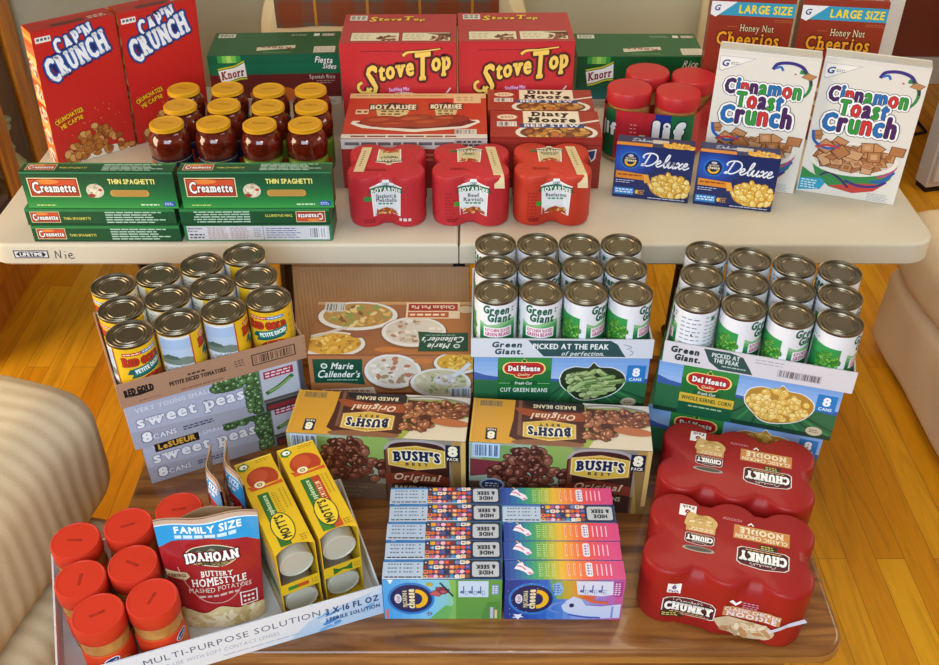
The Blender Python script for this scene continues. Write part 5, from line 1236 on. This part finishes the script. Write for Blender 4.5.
b1 = carton('beef_stew_case', 'red beef stew case nearer the front, touching the orange wrapped pack', 'box', .232, .128, .118, '962a1e', {'top': art_stew_top(), 'front': art_stew_front()}, (.159, 1.893, TT+.0005), R(-1), 'red beef stew cases')
copy1(b1, (.152, 2.024, TT+.0005), R(-.5), 'red beef stew case farther back, right in front of the stuffing', 'red beef stew cases') if 0 else None
copy1(b1, (.1555, 2.0235, TT+.0005), R(-1), 'red beef stew case farther back, right in front of the stuffing box', 'red beef stew cases').scale = (1, .86, 1)

# blue macaroni boxes
dx = {'front': art_deluxe(), 'top': art_deluxe_top()}
d1 = carton('macaroni_box', 'dark blue macaroni box in front of the red lidded jars', 'box', .158, .045, .12, '15235e', dx, (.3775, 1.842, TT+.0005), R(-11.6), 'dark blue macaroni boxes')
copy1(d1, (.5415, 1.808, TT+.0005), R(-13), 'dark blue macaroni box in front of the white cinnamon cereal', 'dark blue macaroni boxes')

# four jars of peanut butter bound with a printed film
RED = mat('c0282c', 'lid')
def make_big_pb(label):
    t = thing('peanut_butter_jar', label, 'jar', (0, 0, 0), 0, 'peanut butter jars bound in printed film')
    mb = MB(); mb.lathe([(.044, 0), (.048, .004), (.048, .118), (.045, .126), (.045, .13)], 32, M_PB); mb.build('jar_body', t)
    label_mesh(.0482, .03, .07, 'a81c24', Art(), n=32).build('label', t)
    mb = MB(); mb.lathe([(.0478, .1295), (.0485, .1315), (.0485, .156), (.047, .1595), (.044, .16), (.001, .16)], 40, RED); mb.build('lid', t); return t
pj = [(630, 87), (679.5, 90.5), (648, 71), (693.5, 76)]; PJ = [at(x, y, TT+.16) for x, y in pj]
names = ['red lidded peanut butter jar, front left of the four bound in film', 'red lidded peanut butter jar, front right of the four bound in film', 'red lidded peanut butter jar, back left of the four bound in film', 'red lidded peanut butter jar, back right of the four bound in film']
C0 = sum(((p.x, p.y) for p in PJ), ())
PB = []
cx = sum(p.x for p in PJ)/4; cy = sum(p.y for p in PJ)/4
PP = [Vector((p.x, p.y)) for p in PJ]
for _ in range(60):
    for i in range(4):
        for j in range(i):
            d = PP[i]-PP[j]
            if d.length < .0985: m = d.normalized()*(.0985-d.length)/2; PP[i] += m; PP[j] -= m
PP = [tuple(p) for p in PP]
big = None
for i in range(4):
    if not big: big = make_big_pb(names[0]); big.location = (*PP[0], TT+.0005)
    else: dup(big, (*PP[i], TT+.0005), R(20*i), names[i])
def hull(P):
    P = sorted(set(P)); 
    def half_(Q):
        h = []
        for q in Q:
            while len(h) > 1 and (h[-1][0]-h[-2][0])*(q[1]-h[-2][1])-(h[-1][1]-h[-2][1])*(q[0]-h[-2][0]) <= 0: h.pop()
            h.append(q)
        return h
    a = half_(P); b = half_(P[::-1]); return a[:-1]+b[:-1]
hp = hull([(x+.0505*math.cos(2*PI*k/48), y+.0505*math.sin(2*PI*k/48)) for x, y in PP for k in range(48)])
k0 = min(range(len(hp)), key=lambda i: hp[i][0]+hp[i][1]*.3); hp = hp[k0:]+hp[:k0]      # starts at the left
acc = [0]
for i in range(len(hp)): a_, b_ = Vector(hp[i]), Vector(hp[(i+1) % len(hp)]); acc.append(acc[-1]+(b_-a_).length*1000)
def hfn(x, y, z):
    x = max(0, min(acc[-1]-.01, x)); i = max(k for k in range(len(hp)) if acc[k] <= x)
    a_, b_ = Vector(hp[i]), Vector(hp[(i+1) % len(hp)]); d = (b_-a_); p = a_+d*((x-acc[i])/(acc[i+1]-acc[i])); n_ = Vector((d.y, -d.x)).normalized()
    p = p+n_*(z+.0002); return (p.x-cx, p.y-cy, y*.001)
mb = MB(); rp = [(x-cx, y-cy) for x, y in hp]
mb.loft([[(x, y, .012) for x, y in rp], [(x, y, .125) for x, y in rp]], mat('ad1f2a', 'film'), True, False, False)
ip = inset(rp, .0008); mb.loft([[(x, y, .012) for x, y in ip][::-1], [(x, y, .125) for x, y in ip][::-1]], mat('ad1f2a', 'film'), True, False, False)
a = Art(); a.rect(-1, 12, 34, 126, '1a5a34'); a.text('Jif', 14, 80, 26, 'f0f0f0', .06); a.rect(34, 12, 92, 126, 'bb222e'); a.rect(118, 12, 152, 126, '1c2f86'); a.rect(92, 12, 118, 126, 'b31f2c'); a.rect(152, 12, 206, 126, '17683a'); a.rect(206, 12, 240, 126, 'b8383a')
a.rect(240, 12, acc[-1], 126, 'a81c28')
a.text('Jif', 146, 84, 42, 'eceef2', .09, w=76, out=[(.05, '12203c')], gap=.16); a.rect(88, 62, 100, 74, 'd8c8a8'); a.greek(66, 30, 84, 100, 8, 'e8b0b0', .2)
a.put(mb, hfn, 'film', clip=(0, 12.5, acc[-1], 124.5), maxlen=3, step=.04)
tag(mb.build('shrink_film', None, (cx, cy, TT+.0005)), 'red, blue and green printed film bound around four peanut butter jars', 'packaging')

# ================================================================== on the oak table: stacks of cases with trays of cans
def make_can(name, label, r, h, labmesh, cat='can', group=None):
    t = thing(name, label, cat, (0, 0, 0), 0, group)
    mb = MB(); mb.lathe([(r*.93, 0), (r*.99, .0015), (r, .0035), (r*.975, .0055), (r*.97, h-.0055), (r*.975, h-.005)], 40, M_TIN); mb.build('body', t)
    mb = MB(); mb.lathe([(r*.975, h-.0055), (r*1.0, h-.0035), (r*1.0, h-.0008), (r*.985, h), (r*.955, h-.0008), (r*.935, h-.0042), (r*.80, h-.0042), (r*.765, h-.0022), (r*.73, h-.0022), (r*.70, h-.0042), (r*.62, h-.0042), (r*.59, h-.0028), (r*.56, h-.0042), (.0005, h-.0045)], 48, M_TIN, capb=False); mb.build('lid', t)
    labmesh(r*.975, .0065, h-.0125).build('label', t); return t
def tray(name, label, w, d, hf, hs, cols, art, loc, rz, group=None, hb=None):
    mb = MB(); m = mat(cols, 'corr'); th = .003; hb = hb or hs
    mb.box(-w/2, 0, 0, w/2, d, th, m, 0); mb.box(-w/2, 0, th, w/2, th, hf, m, .0004); mb.box(-w/2, d-th, th, w/2, d, hb, m, .0004)
    mb.box(-w/2, th, th, -w/2+th, d-th, hs, m, .0004); mb.box(w/2-th, th, th, w/2, d-th, hs, m, .0004)
    art.put(mb, lambda x, y, z: (-w/2+x*.001, -z, y*.001), 'corr' if cols == 'ab8368' else 'card', clip=(.2, .2, w*1000-.2, hf*1000-.2))
    return tag(mb.build(name, None, loc, rz), label, 'tray', group)
BL, TL = art_beans_label(), Art().rect(-120, 0, 120, 100, 'e6b81c').sub(art_tomato_label(), 0, 13, 1, 0, .86)
rowname = ['front', 'middle', 'back']
def can_tray(front_l, rz, w, d, z, hf, hs, cols, art, tlabel, what, n_, lab, h, r, pitch, rots, group, base=None, hb=None):
    ax, ay = Vector((math.cos(rz), math.sin(rz))), Vector((-math.sin(rz), math.cos(rz)))
    o = Vector(front_l[:2]); c = o+ax*w/2
    tray('cardboard_tray', tlabel, w, d, hf, hs, cols, art, (c.x, c.y, z), rz, None, hb)
    x0 = (w-3*pitch)/2; y0 = (d-2*pitch)/2
    for i in range(3):
        for j in range(4):
            p = o+ax*(x0+pitch*j)+ay*(y0+pitch*i)
            lb = '%s, %s in the %s row' % (what, ['leftmost', 'second from left', 'third from left', 'rightmost'][j], rowname[i])
            ro = rz+R(rots[i][j])
            if base is None: base = make_can(n_, lb, r, h, lambda a, b, c_: label_mesh(a, b, c_, lab[0], lab[1]), 'can', group); base.location = (p.x, p.y, z+.0032); base.rotation_euler = (0, 0, ro); base['group'] = group
            else: dup(base, (p.x, p.y, z+.0032), ro, lb, group)
    return base
Z2 = CTZ+.2255
# middle: green beans
DMB, DMC = art_veg(False), art_veg(True)
o = at(471, 357, Z2); rz = R(-.8); ax = Vector((math.cos(rz), math.sin(rz), 0)); ay = Vector((-ax.y, ax.x, 0))
cm = o+ax*(.314/2+.001)+ay*.001
dm = carton('canned_beans_case', 'green and blue case with a bowl of cut green beans, under the middle tray', 'box', .306, .232, .112, '2c6a44', {'front': DMB}, (cm.x, cm.y, CTZ+.1128), rz, 'cases of canned green beans')
copy1(dm, (cm.x, cm.y+.02, CTZ+.0005), rz, 'lower case of green beans, hidden behind the baked bean boxes', 'cases of canned green beans')
canb = can_tray(o, rz, .314, .236, Z2, .04, .03, 'c8ccd4', art_tray_beans(), 'white tray of green bean cans in the middle, on the green beans case', 'white green bean can in the middle tray', 'bean_can', ('e6e8ee', BL), .1085, .0374, .0765,
  [[4, -4, 52, 58], [20, 70, 160, -70], [-60, 100, 30, 150]], 'cans in the middle tray')
# right: corn
o2 = at(662, 361, Z2); rz2 = R(-16.2); ax = Vector((math.cos(rz2), math.sin(rz2), 0)); ay = Vector((-ax.y, ax.x, 0))
cm = o2+ax*(.314/2-.008)+ay*.004
dc = carton('canned_corn_case', 'blue and green case with a bowl of corn, upper one under the right tray', 'box', .306, .232, .112, '2c6a44', {'front': DMC}, (cm.x, cm.y, CTZ+.1128), rz2, 'cases of canned corn')
copy1(dc, (cm.x-.006, cm.y+.012, CTZ+.0005), rz2, 'lower blue and green corn case, mostly hidden behind red soup packs', 'cases of canned corn')
can_tray(o2, rz2, .314, .236, Z2, .044, .03, 'd0ccd0', art_tray_beans2(), 'white tray of green bean cans on the right, on the corn cases', 'white green bean can in the right tray', 'bean_can', None, .1085, .0374, .0770,
  [[-98, 66, 56, 82], [100, 160, -120, 90], [30, 120, 170, -60]], 'cans in the right tray', base=canb)
# left: tomatoes on peas
o3 = at(121.5, 409, CTZ+.198); rz3 = R(25.5); ax = Vector((math.cos(rz3), math.sin(rz3), 0)); ay = Vector((-ax.y, ax.x, 0))
pk = o3+ax*(.155+.004)+ay*.003
carton('canned_peas_case', 'grey lavender case with picture of green peas, upper one under the left tray', 'box', .31, .235, .098, 'a6abc0', {'front': Art().sub(art_peas(), 0, 0, 1, 0, .907)}, (pk.x, pk.y, CTZ+.0990), rz3, 'cases of canned peas')
pk2 = pk+ax*.012+ay*.012
carton('canned_peas_case', 'lower grey case of peas with black and gold name plate', 'box', .31, .235, .098, '9a9cac', {'front': Art().sub(art_peas_lower(), 0, 0, 1, 0, .907)}, (pk2.x, pk2.y, CTZ+.0005), rz3, 'cases of canned peas')
can_tray(o3, rz3, .323, .245, CTZ+.1975, .05, .04, 'ab8368', art_tray_tomato(), 'brown cardboard tray of tomato cans on the left, on the peas cases', 'yellow tomato can in the left tray', 'tomato_can', ('e6b81c', TL), .112, .0385, .0785,
  [[8, 84, 78, -30], [-40, 160, 150, 120], [-90, 140, 170, 130]], 'tomato cans in the left tray')
# middle left: pot pie soup
carton('soup_case', 'brown soup case with green name panels and pictured soup bowls', 'box', .296, .166, .2, '8e4a22', {'top': Art().sub(art_pie_top(), 0, 0, .955), 'front': Art().sub(art_pie_front(), 0, 92, .955)}, (-.1415, 1.401, CTZ+.0005), R(0))
# baked beans
bb = {'top': art_bbean_top(), 'front': art_bbean_front()}
b1 = carton('baked_beans_case', 'brown baked beans case, left one of the two side by side', 'box', .306, .112, .15, '8a6a44', bb, (-.159, 1.2395, CTZ+.0005), R(-4.5), 'brown baked beans cases')
copy1(b1, (.1515, 1.2165, CTZ+.0005), R(-4.5), 'brown baked beans case, right one beside the red soup packs', 'brown baked beans cases')
# small macaroni boxes standing on their long edges, two rows of five
ka, kb, fa, fb = art_kside_a(), art_kside_b(), art_kfront_a(), art_kfront_b()
A = lambda top, front: {'top': top, 'front': front}
ordn = ['frontmost', 'second from the front', 'third from the front', 'fourth from the front', 'rearmost']
pa = pb_ = pm = None
PT = .0386
for i in range(5):
    y = .984+PT*i
    lab = 'blue macaroni box in the left row, %s' % ordn[i]
    if pa is None: pa = carton('macaroni_box', 'blue macaroni box with green ground on its front, frontmost in the left row', 'box', .183, .037, .095, '3a6a9c', A(ka, fa), (-.0415, y, CTZ+.0005), 0, 'small macaroni boxes, left row', bev=.0012)
    else: copy1(pa, (-.0415+[0, .0015, .001, .003, .002][i], y, CTZ+.0005), R([0, .3, -.3, .2, 0][i]), lab)
    loc = (.1455+[0, -.001, .0005, -.001, -.002][i], y-.001, CTZ+.0005)
    if i == 3: copy1(pa, loc, R(-.6), 'blue macaroni box among the rainbow ones, fourth from the front in the right row', 'small macaroni boxes, right row')
    elif pb_ is None: pb_ = carton('macaroni_box', 'rainbow macaroni box with white unicorn front, frontmost in the right row', 'box', .183, .037, .095, '2a4a9c', A(kb, fb), loc, R(-.5), 'small macaroni boxes, right row', bev=.0012)
    else: copy1(pb_, loc, R(-.5), 'rainbow striped macaroni box in the right row, %s' % ordn[i])
# red soup six-packs
sf, stp = art_soup_front(), art_soup_top()
def soup(x, y, rz, label):
    t = thing('soup_can_pack', label, 'cans', (x, y, CTZ+.0005), rz, 'red wrapped six packs of soup')
    wrap_mesh(3, 2, .0423, .122, '9a1a17', sf, stp, 1).build('shrink_wrap', t); return t
rz = R(-15.5); f0 = at(632, 618, CTZ); ax = Vector((math.cos(rz), math.sin(rz), 0)); ay = Vector((-ax.y, ax.x, 0))
s0 = f0+ax*.127+ay*.0855
t = soup(s0.x, s0.y, rz, 'red wrapped six pack of soup cans at the front right corner')
s1 = s0+ay*.177+ax*.000
t2 = dup(t, (s1.x, s1.y, CTZ+.0005), rz, 'red wrapped six pack of soup cans farther back, against the corn cases')

# ================================================================== front left tray and what is in it
rz4 = R(20.1); fr = at(380, 605, CTZ); fr = Vector((-.1350, .9955, CTZ)); ax = Vector((math.cos(rz4), math.sin(rz4), 0)); ay = Vector((-ax.y, ax.x, 0))
fl = fr-ax*.48; cn = fl+ax*.24
tray('cardboard_tray', 'shallow white and blue tray at the front left holding jars, pouches and fruit cups', .48, .262, .066, .05, 'd0d4da', art_tray_lens(), (cn.x, cn.y, CTZ+.0003), rz4)
def in_tray(u, v, z=.0036): p = fl+ax*u+ay*v; return (p.x, p.y, CTZ+.0003+z)
def make_pb(label):
    t = thing('peanut_butter_jar', label, 'jar', (0, 0, 0), 0, 'peanut butter jars in the front tray')
    mb = MB(); mb.lathe([(.032, 0), (.0355, .004), (.0355, .09), (.034, .098), (.034, .1)], 32, M_PB); mb.build('jar_body', t)
    label_mesh(.0357, .02, .056, 'cf3a16', art_pbutter_label()).build('label', t)
    O = mat('c5321c', 'lid')
    mb = MB(); mb.lathe([(.0362, .0985), (.0372, .1), (.0372, .124), (.036, .127), (.034, .1275), (.0335, .1268), (.001, .1268)], 40, O)
    a = Art(); a.text('KROGER', 0, 0, 4.5, '7c1a10', .03, w=22); a.put(mb, lambda x, y, z: (x*.001, y*.001, .1268+z*.5), 'lid'); mb.build('lid', t); return t
pbl = [(75, 540, 0, 'back of the left column'), (80, 579, 95, 'middle of the left column'), (86, 617, 30, 'front of the left column'), (128, 525, 22, 'back of the second column'), (131, 564, -25, 'middle of the second column, beside the pouch'), (146, 603, 75, 'front of the second column, left of pouch'), (179, 509, 10, 'farthest right, behind the red pouch')]
base = None; prev = []
for px, py, ro, nm in pbl:
    p = at(px, py, CTZ+.131); loc = Vector((p.x, p.y, CTZ+.0041))
    for _ in range(40):
        rel = loc-fl; u_ = max(.0415, rel.dot(ax)); v_ = max(.0415, rel.dot(ay)); loc = Vector((fl.x, fl.y, 0))+ax*u_+ay*v_; loc.z = CTZ+.0041
        for q in prev:
            d = loc-q
            if d.length < .0755: m = d.normalized()*(.0755-d.length); loc += m
    prev.append(loc.copy())
    lab = 'orange red lidded peanut butter jar, '+nm
    if base is None: base = make_pb(lab); base.location = loc; base.rotation_euler = (0, 0, R(ro))
    else: dup(base, loc, R(ro), lab)
# pouches of potato flakes
PA = art_pouch(); BK = art_pouch_back(); TAN = mat('a08262', 'paper'); 
def pouch(loc, rz, lean, label, W=.15, Hh=.205, fat=.024, curl=0.0, art=PA, wt=1.1):
    t = thing('food_pouch', label, 'pouch', loc, rz, 'pouches of mashed potato')
    def surf(u, v, s):       # u across, v up; s = +1 front, -1 back
        b = (1-(2*u-1)**2)**.8*max(0, (1-v)**.9*(v+.16)**.35)*1.25
        wd = W*(1+(wt-1)*v); x = (u-.5)*wd
        b += .09*math.sin(u*13+v*5)*math.sin(v*15+u*4)*(1-abs(2*u-1))*min(1, 4*(1-v))
        y = lean*v*Hh-s*fat*b + curl*((2*u-1)**2)*v*Hh*.35+ .0035*math.sin(u*9+v*7)*v
        return Vector((x, y, v*Hh*math.sqrt(max(.1, 1-lean*lean))))
    mb = MB()
    for s in (1, -1):
        N, M_ = 18, 18; V = [surf(i/N, j/M_, s)+Vector((0, -s*.0006, 0)) for j in range(M_+1) for i in range(N+1)]
        Fq = [[j*(N+1)+i, j*(N+1)+i+1, (j+1)*(N+1)+i+1, (j+1)*(N+1)+i] for j in range(M_) for i in range(N)]
        if s < 0: Fq = [f[::-1] for f in Fq]
        mb.add(V, Fq, mat('a31f24', 'foil') if s > 0 else TAN, True)
    def fn(x, y, z):
        u, v = x/150., y/205.; e = .01
        p = surf(u, v, 1); du = surf(min(1, u+e), v, 1)-surf(max(0, u-e), v, 1); dv_ = surf(u, min(1, v+e), 1)-surf(u, max(0, v-e), 1)
        n_ = du.cross(dv_).normalized(); return tuple(p+n_*(z*1.3+.0008)+Vector((0, -.0006, 0)))
    def fnb(x, y, z):
        u, v = 1-x/150., y/205.; e = .01
        p = surf(u, v, -1); du = surf(min(1, u+e), v, -1)-surf(max(0, u-e), v, -1); dv_ = surf(u, min(1, v+e), -1)-surf(u, max(0, v-e), -1)
        return tuple(p-du.cross(dv_).normalized()*(z*1.3+.0008)+Vector((0, .0006, 0)))
    art.put(mb, fn, 'foil', clip=(0.2, 0.2, 149.8, 204.8), maxlen=4, step=.04)
    BK.put(mb, lambda x, y, z: fnb(x, y, z), 'film', clip=(2, 2, 148, 203), maxlen=9)
    mb.build('foil_bag', t)
    mb = MB(); e = []
    for k in range(19): p = surf(k/18, 1, 1); e.append(p+Vector((0, 0, .001)))
    mb.tube(e, .0012, TAN, 6); mb.build('top_seal', t); return t
pouch(in_tray(.240, .077), R(9), .2, 'red and blue mashed potato pouch leaning in the front tray, face showing', Hh=.192, W=.128, wt=1.2)
pouch(in_tray(.242, .123, .0062), R(199), -.12, 'tan backed mashed potato pouch directly behind the front one', Hh=.172, fat=.014, curl=.2, W=.108)
pouch(in_tray(.258, .204), R(-68), .05, 'mashed potato pouch seen edge on, left one beside the peanut butter jars', W=.10, fat=.010, curl=.12, Hh=.195)
pouch(in_tray(.286, .204), R(-63), .06, 'mashed potato pouch seen edge on, right one beside the fruit cup box', W=.10, fat=.010, curl=.12, Hh=.195)
# fruit cup cartons
def fruit(loc, rz, label, right):
    W, D, Hh = .056, .206, .156
    KX, KY = 1.1, 1.05
    t = thing('fruit_cup_box', label, 'box', loc, rz, 'yellow boxes of fruit cups')
    mb = MB(); m = mat('ddb41c', 'card'); inn = mat('c9b898', 'card'); th = .0012
    D0 = .012
    # top panel with a rounded cut-out at the front, sides and back
    N = 10; top = [(-W/2, D), (W/2, D)][::-1]; fr_ = [(-W/2+W*i/N, .016-.012*abs(2*i/N-1)**2) for i in range(N+1)]
    mb.prism(fr_+[(W/2, D), (-W/2, D)], Hh-th, Hh, m)
    for s in (-1, 1): mb.box(min(s*W/2, s*(W/2-th)), .004, 0, max(s*W/2, s*(W/2-th)), D, Hh-th, m, 0)
    mb.box(-W/2+th, D-th, 0, W/2-th, D, Hh-th, m, 0); mb.box(-W/2+th, .012, 0, W/2-th, D-th, th, m, 0)
    art_fruit_top(right).put(mb, lambda x, y, z: (-W/2+x*.001, y*.001, Hh+z), 'card', clip=(.3, 16, 55.7, 205.7))
    sd = art_fruit_side(); sd.put(mb, lambda x, y, z: (-W/2-z, D-x*.001, y*.00113), 'card', clip=(.3, .3, 195, 137.5))
    mb.build('sleeve', t)
    mb = MB(); a = Art(); a.rect(0, 0, 56, 20, 'ddb41c')
    if right: a.poly([(14, 2), (28, 8), (42, 2), (42, 18), (34, 12), (22, 12), (14, 18)], '2f6a28')
    else: a.rect(10, 6, 24, 14, '3c7c30'); a.rect(24, 6, 40, 14, 'c04a1c')
    a.greek(44, 4, 54, 16, 3, 'a07c14', .5)
    mb.box(-W/2, .003, .066, W/2, .0042, .088, m, 0); a.put(mb, lambda x, y, z: (-W/2+x*.001, .003-z, .067+y*.001), 'card'); mb.build('front_strap', t)
    for zc in (.036, .118):
        mb = MB(); ax_ = Matrix.Translation((0, .008, zc)) @ Matrix.Rotation(R(-90), 4, 'X')
        mb.lathe([(.001, .002), (.0215, .002), (.0228, 0), (.0240, .0005), (.0246, .004), (.0262, .064), (.0272, .064), (.0272, .067), (.001, .067)], 28, M_CUP, axis=ax_); mb.build('cup', t)
    t.scale = (KX, KY, 1)
    return t
p = at(279, 548, CTZ+.16); q = at(311, 536, CTZ+.16); c = (p+q)/2
fruit((c.x+.004, c.y-.018, CTZ+.0041), R(27), 'yellow box of fruit cups beside the red pouch', False)
p = at(320, 528, CTZ+.16); q = at(352, 518, CTZ+.16); c = (p+q)/2
fruit((c.x+.008, c.y-.024, CTZ+.0041), R(26), 'yellow box of fruit cups with red stripe, next to baked beans', True)

# ================================================================== light
def area(name, loc, target, sx, sy, energy, col, spread=180):
    l = bpy.data.lights.new(name, 'AREA'); l.shape = 'RECTANGLE'; l.size = sx; l.size_y = sy; l.energy = energy; l.color = col; l.spread = R(spread)
    o = bpy.data.objects.new(name, l); COL.objects.link(o); o.location = loc
    o.rotation_euler = (Vector(target)-Vector(loc)).to_track_quat('-Z', 'Y').to_euler(); return o
area('window_daylight', (-.5, -1.0, 1.9), (0, 1.5, .6), 2.0, 1.4, 74, (.68, .84, 1.0))
area('side_window', (-2.45, 1.3, 1.2), (0, 1.9, .5), 1.2, 1.2, 52, (1.0, .80, .55))
area('right_window', (2.55, 1.9, 1.5), (.9, 1.7, .3), 1.2, 1.1, 26, (1.0, .88, .70))
area('ceiling_lamp', (.5, 2.0, 2.5), (.2, 1.7, .5), .9, .9, 13, (1.0, .84, .62))
for k in range(5):
    l = bpy.data.lights.new('chandelier_bulb', 'POINT'); l.energy = 5.5; l.color = (1.0, .86, .68); l.shadow_soft_size = .03
    o = bpy.data.objects.new('chandelier_bulb', l); COL.objects.link(o); o.location = (.05+.2*math.cos(2*PI*k/5), -.05+.2*math.sin(2*PI*k/5), 2.1)
w = bpy.data.worlds.new('room_ambient'); bpy.context.scene.world = w; w.use_nodes = True
w.node_tree.nodes['Background'].inputs['Color'].default_value = (1.0, .93, .82, 1); w.node_tree.nodes['Background'].inputs['Strength'].default_value = .22

# ================================================================== camera, colour management
cd = bpy.data.cameras.new('camera'); cam = bpy.data.objects.new('camera', cd); COL.objects.link(cam)
cd.sensor_fit = 'HORIZONTAL'; cd.sensor_width = 36; cd.lens = F/939*36
cam.location = (0, 0, EYE); cam.rotation_euler = (R(90)-TH, 0, 0); cd.clip_start = .05
sc = bpy.context.scene; sc.camera = cam
sc.view_settings.view_transform = 'Standard'; sc.view_settings.look = 'None'; sc.view_settings.gamma = 1; sc.view_settings.exposure = -.12
try: sc.view_settings.use_curve_mapping = False
except Exception: pass
